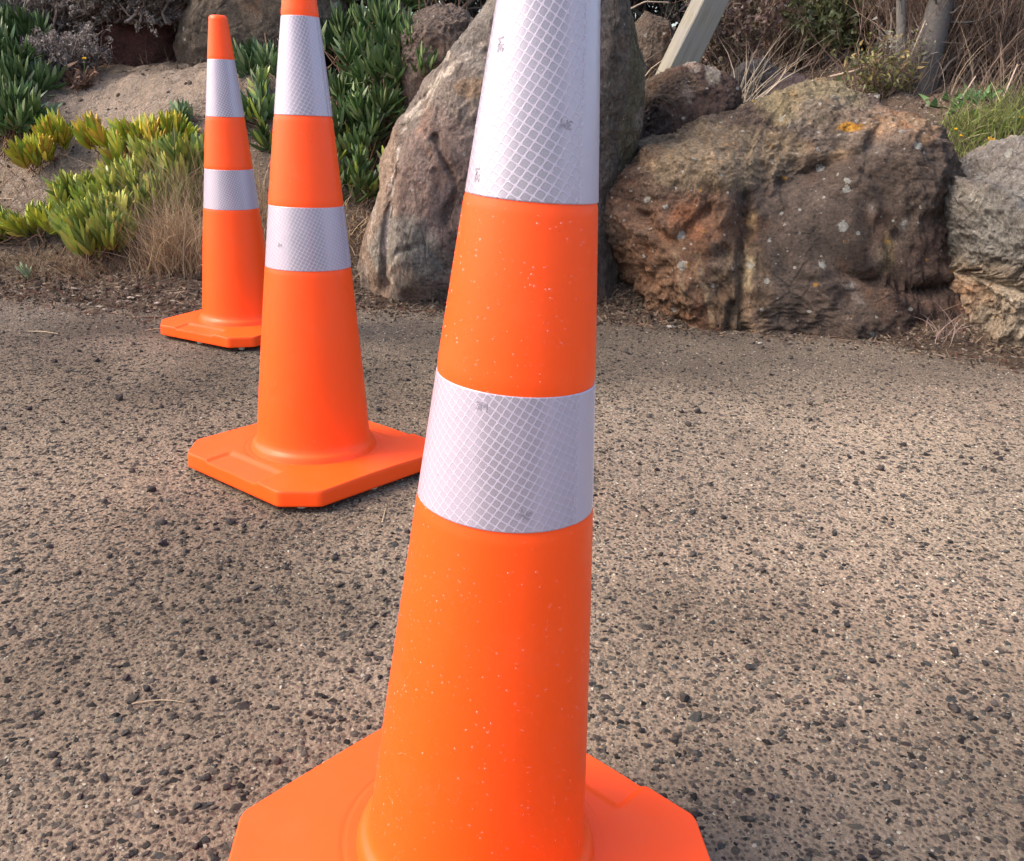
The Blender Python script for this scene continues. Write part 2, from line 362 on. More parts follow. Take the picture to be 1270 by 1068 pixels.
def sheet(name, xs, ys, zf, mat, colf=None, kind='structure'):
    X, Y = np.meshgrid(xs, ys); Z = zf(X, Y); V = np.stack([X, Y, Z], -1).reshape(-1, 3)
    c = colf(V) if colf else None
    return tag(mesh_obj(name, V, grid_faces(len(ys), len(xs)), mat, col=c), kind=kind)
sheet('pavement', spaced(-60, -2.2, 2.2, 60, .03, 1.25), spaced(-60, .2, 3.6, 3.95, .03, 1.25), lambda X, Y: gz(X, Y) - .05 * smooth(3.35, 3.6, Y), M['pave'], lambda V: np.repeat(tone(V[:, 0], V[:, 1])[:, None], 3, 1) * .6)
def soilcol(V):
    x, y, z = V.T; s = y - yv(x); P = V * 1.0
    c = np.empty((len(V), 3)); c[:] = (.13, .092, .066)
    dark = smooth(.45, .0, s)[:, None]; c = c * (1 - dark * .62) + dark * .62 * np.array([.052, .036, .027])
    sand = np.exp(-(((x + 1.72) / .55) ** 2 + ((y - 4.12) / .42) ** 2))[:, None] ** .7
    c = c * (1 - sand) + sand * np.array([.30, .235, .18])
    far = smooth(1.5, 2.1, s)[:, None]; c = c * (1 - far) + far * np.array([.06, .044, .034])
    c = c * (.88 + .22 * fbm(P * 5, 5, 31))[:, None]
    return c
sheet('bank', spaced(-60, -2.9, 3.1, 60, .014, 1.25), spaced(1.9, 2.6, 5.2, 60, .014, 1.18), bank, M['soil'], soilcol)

# ------------------------------------------------------------ stones in and on the pavement
def chips(n, x0, x1, y0, y1, rmin, rmax, zlo, zhi, palette, dens=None, bank_=False, flat=.5):
    x = RNG.uniform(x0, x1, n); y = RNG.uniform(y0, y1, n)
    keep = (np.abs(x) < .32 + y * .62)
    s = y - yv(x)
    keep &= (s > -.02) if bank_ else (s < .03)
    if dens is not None: keep &= RNG.uniform(0, 1, n) < dens(x, y)
    for c in CONES: keep &= np.hypot(x - c['x'], y - c['y']) > (.0 if rmax < .008 else .2)
    x, y = x[keep], y[keep]; n = len(x)
    r = rmin * (rmax / rmin) ** (RNG.uniform(0, 1, n) ** 1.6)
    k = 6; rings = [(1.0, -.5), (1.0, .25), (.62, .85)]
    th = np.arange(k) / k * 2 * np.pi
    jit = RNG.uniform(.55, 1.25, (n, k)); el = RNG.uniform(.6, 1.0, n); rot = RNG.uniform(0, 6.283, n)
    V = np.zeros((n, 3 * k + 1, 3)); h = r * RNG.uniform(flat * .6, flat * 1.3, n)
    tilt = RNG.normal(0, .25, (n, 2))
    for q, (rr, hh) in enumerate(rings):
        cx = np.cos(th)[None] * jit * rr * r[:, None]; cy = np.sin(th)[None] * jit * rr * (r * el)[:, None]
        V[:, q * k:(q + 1) * k, 0] = cx * np.cos(rot)[:, None] - cy * np.sin(rot)[:, None]
        V[:, q * k:(q + 1) * k, 1] = cx * np.sin(rot)[:, None] + cy * np.cos(rot)[:, None]
        V[:, q * k:(q + 1) * k, 2] = hh * h[:, None] * RNG.uniform(.75, 1.2, (n, k))
    V[:, -1, 2] = h * .95
    V[:, :, 2] += V[:, :, 0] * tilt[:, :1] + V[:, :, 1] * tilt[:, 1:]
    z = (bank(x, y) if bank_ else gz(x, y)) + h * RNG.uniform(zlo, zhi, n)
    V += np.stack([x, y, z], 1)[:, None, :]
    Q = grid_faces(3, k, True); T = np.array([[2 * k + j, 2 * k + (j + 1) % k, 3 * k] for j in range(k)])
    off = (np.arange(n) * (3 * k + 1))[:, None, None]
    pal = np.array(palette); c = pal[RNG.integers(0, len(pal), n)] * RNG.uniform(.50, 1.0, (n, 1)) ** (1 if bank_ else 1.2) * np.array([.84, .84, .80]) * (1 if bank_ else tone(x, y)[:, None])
    return V.reshape(-1, 3), [(Q[None] + off).reshape(-1, 4), (T[None] + off).reshape(-1, 3)], np.repeat(c, 3 * k + 1, 0)
PAL = [(.030, .026, .024), (.070, .058, .050), (.10, .082, .070), (.092, .072, .068), (.14, .115, .096), (.18, .15, .12), (.075, .073, .070), (.125, .10, .088), (.21, .175, .14)]
PALL = [(.40, .335, .26), (.34, .28, .215), (.50, .42, .33), (.25, .205, .165), (.16, .13, .107), (.62, .54, .44)]
def edgefade(x, y): return 1 - .45 * smooth(2.2, 2.9, y + .25 * noise(np.stack([x * 2, y * 2, 0 * x], 1), 8))
V1, F1, C1 = chips(150000, -2.6, 2.6, .45, 3.4, .0022, .0080, -.74, -.30, PAL, edgefade, flat=.42)
V2, F2, C2 = chips(190000, -2.6, 2.6, .45, 3.4, .0012, .0036, -.40, .0, PALL, edgefade, flat=.6)
V3, F3, C3 = chips(9000, -2.6, 2.6, .45, 3.4, .006, .012, -.88, -.70, PAL[1:7], edgefade, flat=.36)
V4, F4, C4 = chips(26000, -2.6, 2.6, 2.2, 3.45, .0018, .0075, -.4, .2, [(.05, .036, .027), (.085, .062, .045), (.13, .10, .075), (.035, .028, .024)], lambda x, y: np.exp(-np.maximum(yv(x) - y, 0) / .10) * 1.1, flat=.8)
Vs = [V1, V2, V3, V4]; offs = np.cumsum([0] + [len(v) for v in Vs[:-1]])
tag(mesh_obj('pavement_chippings', np.concatenate(Vs), [np.concatenate([f[i] + o for f, o in zip((F1, F2, F3, F4), offs)]) for i in (0, 1)], M['chip'], col=np.concatenate([C1, C2, C3, C4]), shade=False),
    'small embedded tan and dark stone chippings covering the whole pavement surface', 'gravel', kind='stuff')
V1, F1, C1 = chips(40000, -2.6, 2.6, 2.6, 4.6, .002, .013, -.2, .4, [(.11, .08, .06), (.07, .05, .04), (.13, .095, .07), (.17, .125, .09), (.10, .075, .055)], lambda x, y: .07 + .93 * smooth(.5, .05, y - yv(x)), True, .8)
tag(mesh_obj('soil_crumbs', V1, F1, M['chip'], col=C1, shade=False), 'loose brown soil crumbs and grit scattered along the verge and bank', 'soil crumbs', kind='stuff')

# ------------------------------------------------------------ boulders
def icosphere(sub):
    t = (1 + 5 ** .5) / 2
    V = np.array([(-1, t, 0), (1, t, 0), (-1, -t, 0), (1, -t, 0), (0, -1, t), (0, 1, t), (0, -1, -t), (0, 1, -t), (t, 0, -1), (t, 0, 1), (-t, 0, -1), (-t, 0, 1)], float)
    F = np.array([(0, 11, 5), (0, 5, 1), (0, 1, 7), (0, 7, 10), (0, 10, 11), (1, 5, 9), (5, 11, 4), (11, 10, 2), (10, 7, 6), (7, 1, 8), (3, 9, 4), (3, 4, 2), (3, 2, 6), (3, 6, 8), (3, 8, 9), (4, 9, 5), (2, 4, 11), (6, 2, 10), (8, 6, 7), (9, 8, 1)])
    V /= np.linalg.norm(V, axis=1, keepdims=True)
    for _ in range(sub):
        E = np.sort(np.concatenate([F[:, [0, 1]], F[:, [1, 2]], F[:, [2, 0]]]), 1)
        key = E[:, 0] * 10 ** 7 + E[:, 1]; uq, inv = np.unique(key, return_inverse=True)
        a, b = uq // 10 ** 7, uq % 10 ** 7; mid = V[a] + V[b]; mid /= np.linalg.norm(mid, axis=1, keepdims=True)
        n = len(V); m = len(F); V = np.concatenate([V, mid]); i0, i1, i2 = n + inv[:m], n + inv[m:2 * m], n + inv[2 * m:]
        F = np.concatenate([np.stack([F[:, 0], i0, i2], 1), np.stack([F[:, 1], i1, i0], 1), np.stack([F[:, 2], i2, i1], 1), np.stack([i0, i1, i2], 1)])
    return V, F
ICO = {}
def boulder(name, label, outline, Y0, D, mat, base=(.2, .17, .15), sub=6, seed=0, stains=(), bumps=(), cracks=(), veins=(), rough=1.0, facets=14, px=.55, py=.7, lean=0.0, cat='boulder', ridges=None, center=None):
    if sub not in ICO: ICO[sub] = icosphere(sub)
    U, F = ICO[sub]; U = U.copy(); r = np.random.default_rng(seed + 100)
    for _ in range(facets):
        n = r.normal(size=3); n /= np.linalg.norm(n); d = r.uniform(.80, .95); q = U @ n
        U -= (np.maximum(q - d, 0) * .9)[:, None] * n
    O = np.array([at(a, b, Y0) for a, b in outline])[:, [0, 2]]
    C = O.mean(0) if center is None else at(*center, Y0)[[0, 2]]
    O = O - C; th = np.arctan2(U[:, 2], U[:, 0]); rho = np.hypot(U[:, 0], U[:, 2])
    # radius of the outline polygon in every direction
    T = np.linspace(-np.pi, np.pi, 721); R = np.zeros(721); dx, dz = np.cos(T), np.sin(T)
    for i in range(len(O)):
        a, b = O[i], O[(i + 1) % len(O)]; e = b - a; den = dx * e[1] - dz * e[0] + 1e-12
        tt = (a[0] * e[1] - a[1] * e[0]) / den; ss = (a[0] * dz - a[1] * dx) / den
        ok = (tt > 0) & (ss >= -1e-6) & (ss <= 1 + 1e-6); R = np.where(ok, np.maximum(R, tt), R)
    kern = np.array([1, 2, 3, 2, 1]) / 9.; R = np.convolve(np.r_[R[-3:-1], R, R[1:3]], kern, 'valid')
    rad = np.interp(th, T, R); k = np.clip(rho, 0, 1) ** px * 1.02
    X = rad * k * np.cos(th); Z = rad * k * np.sin(th); Yy = np.sign(U[:, 1]) * np.abs(U[:, 1]) ** py * D
    Yy = Yy + lean * (Z)
    P = np.stack([X, Yy, Z], 1)
    W = P + np.array([C[0], Y0, C[1]])
    front = smooth(.1, -.35, U[:, 1])
    def loc(a, b): return at(a, b, Y0 - D * .6)[[0, 2]]
    sc_px = (Y0 - D * .6) / FPX
    for a, b, rp, am in bumps:
        q = loc(a, b); P[:, 1] -= am * np.exp(-((W[:, 0] - q[0]) ** 2 + (W[:, 2] - q[1]) ** 2) / (rp * sc_px) ** 2) * front
    wob = .02 * fbm(W * 6, 3, seed + 5)
    for line, wd, dep in cracks:
        pts = [loc(*q) for q in line]; dm = np.full(len(W), 9.)
        for a, b in zip(pts[:-1], pts[1:]):
            e = b - a; t = np.clip(((W[:, [0, 2]] - a) @ e) / (e @ e), 0, 1)
            dm = np.minimum(dm, np.linalg.norm(W[:, [0, 2]] - a - t[:, None] * e, axis=1))
        P[:, 1] += dep * np.exp(-((dm + wob) / (wd * sc_px)) ** 2) * front
    size = float(np.sqrt(np.ptp(O[:, 0]) * np.ptp(O[:, 1])))
    nrm = P / (np.linalg.norm(P, axis=1, keepdims=True) + 1e-9)
    Q = W if ridges is None else W @ np.array(ridges).T
    dsp = .055 * size * fbm(Q * 2.2 / size, 3, seed) + .040 * size * fbm(Q * 6 / size, 5, seed + 1, .6, True) + .022 * size * fbm(Q * 19 / size, 5, seed + 2, .65, True)
    dsp += .006 * fbm(Q * 38, 3, seed + 3, .6)
    P += nrm * (dsp * rough)[:, None]
    c = np.empty((len(P), 3)); c[:] = base; GAIN = {'brown_boulder_stone': .80, 'upright_boulder_stone': .82, 'grey_boulder_stone': .84}.get(mat.name, .62)
    wz = .07 * np.stack([fbm(W * 5, 5, seed + 7, .65), fbm(W * 5 + 9, 5, seed + 8, .65)], 1)
    for st in stains:
        a, b, rx, rz, colr, am = st[:6]; q = loc(a, b)
        kz = min(1.0, min(rx, rz) / 45.0); e = ((W[:, 0] + wz[:, 0] * kz - q[0]) / (rx * sc_px)) ** 2 + ((W[:, 2] + wz[:, 1] * kz - q[1]) / (rz * sc_px)) ** 2
        wg = (am * smooth(1.25, .55, e))[:, None]; c = c * (1 - wg) + wg * np.array(colr)
    wob2 = .012 * fbm(W * 14, 4, seed + 15, .6)
    for line, wd, colr, am in veins:
        pts = [loc(*q) for q in line]; dm = np.full(len(W), 9.)
        for a, b in zip(pts[:-1], pts[1:]):
            e = b - a; t = np.clip(((W[:, [0, 2]] - a) @ e) / (e @ e), 0, 1)
            dm = np.minimum(dm, np.linalg.norm(W[:, [0, 2]] - a - t[:, None] * e, axis=1))
        wg = (am * smooth(1.5, .5, np.abs(dm + wob2) / (wd * sc_px)) * (.6 + .4 * np.sign(fbm(W * 30, 2, seed + 16) + .1)))[:, None]; c = c * (1 - wg) + wg * np.array(colr)
    c = c * GAIN
    base_z = float(W[:, 2].min())
    loc0 = np.array([C[0], Y0, base_z]); P = P + np.array([0, 0, C[1] - base_z])
    o = mesh_obj(name, P, F, mat, col=c); o.location = loc0
    return tag(o, label, cat)
mr_main = mat_rock('brown_boulder_stone', (.42, .37, .34), (1.75, 1.5, 1.25), 1.0, .6, seed=3.1, grain=1.25)
mr_up = mat_rock('upright_boulder_stone', (.50, .46, .45), (1.35, 1.3, 1.25), .25, .12, (2.2, 2.2, .5), (0, math.radians(12), 0), seed=7.7)
mr_grey = mat_rock('grey_boulder_stone', (.45, .42, .40), (1.4, 1.35, 1.28), .55, .2, seed=12.4, grain=1.3)
mr_small = mat_rock('ruddy_boulder_stone', (.35, .30, .30), (1.6, 1.45, 1.4), .7, .25, (1.6, 1.6, .6), (0, math.radians(-25), 0), seed=17.9)
mr_dull = mat_rock('dull_boulder_stone', (.55, .52, .5), (1.3, 1.25, 1.2), .35, .12, seed=23.0)
boulder('boulder', 'tall upright grey-brown boulder with pale veins, behind the nearest cone',
    [(448, 425), (446, 330), (452, 292), (468, 240), (472, 200), (486, 155), (520, 118), (545, 85), (566, 50), (600, 5), (640, -55), (700, -80), (748, -60), (772, 10), (792, 90), (790, 150), (780, 200), (772, 260), (768, 330), (765, 425)],
    3.62, .36, mr_up, (.31, .25, .205), 7, 3,
    stains=[(475, 260, 28, 120, (.46, .32, .22), .8), (592, 112, 26, 11, (.38, .24, .13), .6), (545, 220, 50, 80, (.33, .225, .185), .7), (515, 305, 45, 45, (.34, .32, .27), .8), (770, 120, 25, 160, (.16, .14, .075), .85), (750, 150, 22, 300, (.17, .13, .11), .7), (600, 40, 60, 50, (.33, .29, .245), .7)],
    bumps=[(520, 230, 70, .06), (500, 310, 45, .05), (600, 60, 70, .04)],
    cracks=[([(500, 160), (492, 250), (487, 345)], 5, .035), ([(545, 170), (572, 225), (560, 260)], 4, .03), ([(485, 155), (540, 110)], 4, .02), ([(505, 300), (535, 290), (560, 320)], 4, .02)],
    veins=[([(600, 60), (545, 100), (505, 145), (492, 175), (490, 260), (486, 345)], 3, (.80, .68, .56), .9), ([(560, 70), (535, 125), (508, 150)], 2, (.72, .62, .5), .8), ([(470, 250), (462, 330)], 3, (.6, .5, .4), .6), ([(512, 290), (495, 320), (500, 345)], 2, (.7, .62, .52), .8)],
    rough=.34, center=(625, 190), facets=22)
boulder('boulder', 'large dark brown boulder with orange and white lichen, right of the nearest cone',
    [(800, 440), (788, 385), (770, 330), (744, 258), (764, 222), (796, 182), (850, 168), (905, 152), (965, 128), (1008, 116), (1050, 134), (1100, 146), (1150, 158), (1158, 205), (1160, 270), (1166, 330), (1172, 375), (1166, 445)],
    3.66, .44, mr_main, (.15, .105, .078), 7, 8,
    stains=[(870, 195, 130, 32, (.33, .245, .155), .85), (1010, 140, 60, 30, (.36, .29, .17), .9), (1085, 165, 60, 18, (.42, .26, .15), .8), (820, 320, 55, 90, (.25, .135, .075), .85), (790, 250, 45, 40, (.20, .13, .09), .7),
            (900, 350, 35, 70, (.26, .175, .10), .6), (1070, 260, 110, 65, (.13, .093, .070), .75), (960, 275, 55, 65, (.12, .092, .074), .5),
            (1120, 330, 60, 60, (.14, .085, .065), .7), (1040, 170, 60, 30, (.26, .21, .17), .7), (1062, 295, 9, 22, (.26, .18, .08), .6), (1038, 170, 12, 5, (.62, .30, .03), .95), (1055, 308, 6, 5, (.46, .48, .38), .8), (1041, 251, 4, 4, (.45, .43, .38), .7), (1082, 267, 3, 4, (.45, .43, .38), .7)],
    bumps=[(880, 215, 70, .07), (1110, 190, 55, .08), (1090, 250, 80, .06), (830, 330, 60, .05), (1000, 370, 90, .03), (960, 200, 50, -.05)],
    cracks=[([(915, 240), (905, 300), (900, 390)], 6, .04), ([(1000, 265), (1020, 320), (1060, 335), (1110, 340), (1160, 330)], 5, .05), ([(880, 395), (890, 355)], 5, .04), ([(960, 230), (1040, 200), (1070, 165)], 8, .04), ([(790, 265), (830, 290), (870, 250)], 7, .03)],
    veins=[([(918, 262), (915, 300), (908, 332)], 4, (.62, .48, .28), .95), ([(905, 345), (920, 395)], 5, (.42, .27, .17), .8), ([(850, 290), (868, 390)], 3, (.44, .33, .2), .6), ([(828, 300), (842, 385)], 3, (.40, .28, .17), .55), ([(1000, 268), (1022, 320), (1028, 350)], 4, (.45, .42, .38), .5), ([(1150, 158), (1070, 165), (1020, 200)], 7, (.46, .31, .18), .7)],
    rough=.85, px=.42, py=.55, center=(970, 262), lean=.42, facets=20)
boulder('boulder', 'pale grey boulder with a dark crevice, cut off by the right edge',
    [(1188, 490), (1176, 430), (1176, 370), (1172, 330), (1176, 290), (1164, 245), (1176, 212), (1200, 228), (1232, 218), (1262, 192), (1300, 172), (1370, 165), (1430, 200), (1450, 300), (1440, 400), (1420, 470)],
    3.24, .40, mr_grey, (.37, .34, .29), 7, 21,
    stains=[(1215, 380, 60, 50, (.46, .36, .25), .85), (1195, 290, 25, 90, (.38, .31, .21), .8), (1250, 280, 60, 50, (.27, .25, .22), .8), (1260, 200, 60, 40, (.26, .225, .20), .7), (1235, 325, 30, 12, (.12, .09, .06), .5)],
    bumps=[(1245, 275, 45, .07), (1240, 300, 60, .05), (1225, 385, 50, .03)],
    cracks=[([(1222, 345), (1250, 352), (1290, 348)], 7, .09), ([(1175, 252), (1190, 254)], 5, .05), ([(1205, 225), (1225, 280), (1218, 330)], 5, .035), ([(1190, 335), (1225, 345)], 4, .04)],
    rough=.9, px=.5, py=.62, center=(1300, 310), lean=.25)
boulder('boulder', 'small ruddy boulder flecked with white lichen, at the foot of the wooden post',
    [(788, 240), (786, 180), (788, 145), (796, 118), (815, 98), (838, 84), (868, 78), (890, 88), (905, 100), (910, 130), (903, 160), (905, 240)],
    4.05, .26, mr_small, (.155, .095, .07), 6, 33, stains=[(830, 105, 40, 22, (.22, .15, .10), .8), (884, 92, 8, 14, (.5, .44, .36), .8), (865, 83, 7, 7, (.5, .44, .38), .8), (850, 118, 6, 12, (.4, .3, .24), .7), (800, 180, 30, 50, (.10, .075, .07), .7)],
    rough=.9, lean=.3)
boulder('boulder', 'brown rounded boulder behind the upright boulder, left of the wooden post',
    [(765, 140), (768, 80), (782, 40), (800, 18), (822, 28), (836, 60), (848, 95), (850, 140)], 4.75, .3, mr_dull, (.20, .145, .105), 6, 41, rough=.8)
boulder('boulder', 'low dark grey rock behind the small ruddy boulder',
    [(900, 150), (905, 100), (915, 82), (940, 75), (958, 88), (965, 120), (962, 150)], 4.7, .18, mr_dull, (.15, .13, .125), 5, 47)
boulder('boulder', 'low purplish rock half buried behind the large brown boulder',
    [(945, 160), (948, 118), (962, 97), (985, 92), (1012, 105), (1028, 122), (1030, 160)], 4.45, .2, mr_dull, (.16, .115, .11), 5, 52)
boulder('boulder', 'round grey-brown boulder high on the bank, behind the farthest cone',
    [(262, 100), (240, 82), (230, 58), (236, 20), (255, -12), (290, -40), (350, -60), (410, -55), (440, -20), (448, 30), (430, 70), (390, 98), (330, 104)],
    4.85, .4, mr_dull, (.20, .155, .115), 6, 61, rough=.6, stains=[(330, 20, 60, 40, (.25, .19, .14), .6), (300, 80, 70, 25, (.13, .10, .08), .6)])
boulder('boulder', 'dark red boulder in the shaded hollow under the grey shrub',
    [(118, 130), (116, 70), (130, 30), (170, 5), (215, 0), (245, 30), (252, 80), (250, 130)], 5.0, .3, mr_dull, (.16, .065, .05), 5, 66, rough=.5)
boulder('boulder', 'brown weathered rock between the dark ice plant and the upright boulder',
    [(500, 160), (498, 90), (502, 45), (520, 18), (545, 8), (572, 14), (600, 30), (610, 90), (600, 160)], 4.3, .3, mr_up, (.225, .165, .13), 6, 71, rough=.9)

# ------------------------------------------------------------ traffic cones
H = .914
ZS = [dict(b2b=.4124, b2t=.5187, b1b=.6582, b1t=.8321), dict(b2b=.4109, b2t=.5240, b1b=.6825, b1t=.8470), dict(b2b=.3870, b2t=.4990, b1b=.6450, b1t=.7985)]; Z = ZS[0]
def rad_at(z, s): return (.1085 + (.0233 - .1085) * z / H - .0198 * z * (z - H)) * s
def body_mesh(s):
    zs = [.046, .048, .051, .056, .060, .062, .064, .068, .075]; ex = [.013, .0105, .0105, .0085, .0078, .0055, .0028, .0010, 0]
    prof = [(rad_at(z, s) + e, z) for z, e in zip(zs, ex)]
    for z in np.linspace(.085, H - .006, 150):
        e = 0
        for a, b in ((Z['b2b'], Z['b2t']), (Z['b1b'], Z['b1t'])):
            e -= .0012 * (smooth(a - .004, a - .001, z) - smooth(b + .001, b + .004, z))
        prof.append((rad_at(z, s) + float(e), z))
    rt = rad_at(H, s)
    for a in np.linspace(.2, math.pi / 2, 6): prof.append((rt - .007 + .007 * math.cos(a), H - .007 + .007 * math.sin(a)))
    prof += [(rt - .010, H), (rt - .0115, H - .002), (rt - .012, H - .03)]
    n = 160; th = np.arange(n) / n * 2 * np.pi; pr = np.array(prof)
    V = np.stack([pr[:, :1] * np.cos(th), pr[:, :1] * np.sin(th), np.repeat(pr[:, 1:], n, 1)], -1).reshape(-1, 3)
    return V, grid_faces(len(pr), n, True)
def band_mesh(s, z0, z1):
    n = 220; zz = [z0 - .0001, z0, *np.linspace(z0 + .001, z1 - .001, 20), z1, z1 + .0001]
    th = np.arange(n + 1) / n * 2 * np.pi; V = []; U = []
    rm = rad_at((z0 + z1) / 2, s)
    for i, z in enumerate(zz):
        e = -.0014 if i in (0, len(zz) - 1) else -.0004
        r = rad_at(z, s) + e + .0002
        # overlap of the tape end stands a little proud
        lift = .0006 * ((th * rm > 0) & (th * rm < .0305))
        V.append(np.stack([(r + lift) * np.cos(th), (r + lift) * np.sin(th), 0 * th + z], -1)); U.append(np.stack([th * rm, 0 * th + z], -1))
    return np.concatenate(V), grid_faces(len(zz), n + 1), np.concatenate(U)
def base_mesh():
    d, h = .2315, .0364; cs = []
    for k in range(4):
        for sg in (-1, 1):
            a = k * math.pi / 2; cs.append((d * math.cos(a) - sg * h * math.sin(a), d * math.sin(a) + sg * h * math.cos(a)))
    cs = np.array(cs); per = []; seg = []
    for i in range(8):
        a, b = cs[i], cs[(i + 1) % 8]; n = 26 if i % 2 == 0 else 120
        t = np.arange(n) / n; per.append(a + (b - a) * t[:, None]); seg += [i] * n
    per = np.concatenate(per); n = len(per); side = d + h; ap = side / math.sqrt(2)
    ang = np.arctan2(per[:, 1], per[:, 0]); R = np.hypot(per[:, 0], per[:, 1])
    # round the corners a little
    kk = np.ones(7) / 7; R = np.convolve(np.r_[R[-3:], R, R[:3]], kk, 'valid')
    r0 = .112
    def ztop(x, y):
        r = np.hypot(x, y); z = .0485 - .006 * smooth(.12, .24, r)
        for q in (0, 2):
            a = q * math.pi / 2 + math.pi / 4; u = -x * math.sin(a) + y * math.cos(a); v = ap - (x * math.cos(a) + y * math.sin(a))
            rec = smooth(.080, .070, np.abs(u)) * smooth(.060, .044, v)
            z = z - .0048 * rec
        z = z - .0006 * smooth(.003, .0, np.abs(r - .128))
        return z
    ts = np.r_[np.linspace(0, .6, 34), np.linspace(.62, .985, 44)]
    rows = []
    for t in ts:
        r = r0 + (R - r0) * t; x, y = r * np.cos(ang), r * np.sin(ang); rows.append(np.stack([x, y, ztop(x, y)], 1))
    xe, ye = R * np.cos(ang), R * np.sin(ang); ze = ztop(xe * .98, ye * .98)
    for sc_, dz in ((.993, -.0006), (.998, -.0022), (1.0, -.0045)): rows.append(np.stack([xe * sc_, ye * sc_, ze + dz], 1))
    for f_ in (.3, .6, .9): rows.append(np.stack([xe * (1 + .004 * f_), ye * (1 + .004 * f_), (ze - .0045) * (1 - f_) + f_ * .0135], 1))
    for sc_, zz in ((1.003, .013), (.996, .0126), (.6, .0126), (.48, .02)): rows.append(np.stack([xe * sc_, ye * sc_, 0 * xe + zz], 1))
    V = np.concatenate(rows); return V, grid_faces(len(rows), n, True)
BV, BF = base_mesh(); BASE_ME = None; FOOT_ME = None
def foot_mesh():
    n = 14; th = np.arange(n) / n * 2 * np.pi; pr = [(.0, 0.0), (.007, .0), (.0085, .0015), (.0095, .0128), (0, .0129)]
    V = np.concatenate([np.stack([r * np.cos(th), r * np.sin(th), 0 * th + z], 1) for r, z in pr]); return V, grid_faces(len(pr), n, True)
def drops(s, n, rs, zmax=H - .02, seed=0):
    r = np.random.default_rng(seed); k = 8; th = np.arange(k) / k * 2 * np.pi
    z = r.uniform(.08, zmax, n); a = r.uniform(0, 2 * np.pi, n)
    for lo, hi in ((Z['b2b'], Z['b2t']), (Z['b1b'], Z['b1t'])):
        m = (z > lo - .01) & (z < hi + .01) & (r.uniform(0, 1, n) < .55); z = np.where(m, r.uniform(.08, .38, n), z)
    sz = rs * (.35 + 1.1 * r.uniform(0, 1, n) ** 4); R = rad_at(z, s)
    O = np.stack([R * np.cos(a), R * np.sin(a), z], 1); N_ = np.stack([np.cos(a), np.sin(a), 0 * a + .09], 1); T = np.stack([-np.sin(a), np.cos(a), 0 * a], 1); B = np.cross(N_, T)
    rows = []
    for q, hh in ((1.0, -.05), (.8, .32), (.45, .5)):
        rows.append(O[:, None] + sz[:, None, None] * (q * (np.cos(th)[None, :, None] * T[:, None] + 1.15 * np.sin(th)[None, :, None] * B[:, None]) + hh * N_[:, None]))
    V = np.stack(rows, 1).reshape(n, -1, 3); V = np.concatenate([V, (O + sz[:, None] * .56 * N_)[:, None]], 1)
    Q = grid_faces(3, k, True); Tt = np.array([[2 * k + j, 2 * k + (j + 1) % k, 3 * k] for j in range(k)]); off = (np.arange(n) * (3 * k + 1))[:, None, None]
    return V.reshape(-1, 3), [(Q[None] + off).reshape(-1, 4), (Tt[None] + off).reshape(-1, 3)]
def mark_mesh(s, ang, z, rot, size=.0088):
    cu = bpy.data.curves.new('mark_text', 'FONT'); cu.body = '3M'; cu.size = size; cu.align_x = 'CENTER'; cu.align_y = 'CENTER'; cu.resolution_u = 3; cu.space_character = .85
    cu.fill_mode = 'NONE'; cu.bevel_depth = .00016; cu.bevel_resolution = 0
    t = bpy.data.objects.new('mark_text', cu); COL.objects.link(t); dg = bpy.context.evaluated_depsgraph_get(); me = t.evaluated_get(dg).to_mesh()
    V = np.array([v.co[:] for v in me.vertices]); F = [list(p.vertices) for p in me.polygons]
    bpy.data.objects.remove(t); bpy.data.curves.remove(cu)
    c, q = math.cos(rot), math.sin(rot); x = V[:, 0] * c - V[:, 1] * q; y = V[:, 0] * q + V[:, 1] * c
    zz = z + y; R = rad_at(zz, s) + V[:, 2] * .4; a = ang + x / rad_at(z, s)
    W = np.stack([R * np.cos(a), R * np.sin(a), zz], 1)
    return W, [np.array([f for f in F if len(f) == k]) for k in sorted({len(f) for f in F})]
LAB = ['nearest orange traffic cone, filling the middle of the photo, with beaded water drops',
       'orange traffic cone standing second from the camera, whole base in view',
       'farthest orange traffic cone, standing closest to the planted bank, rounded tip in view']
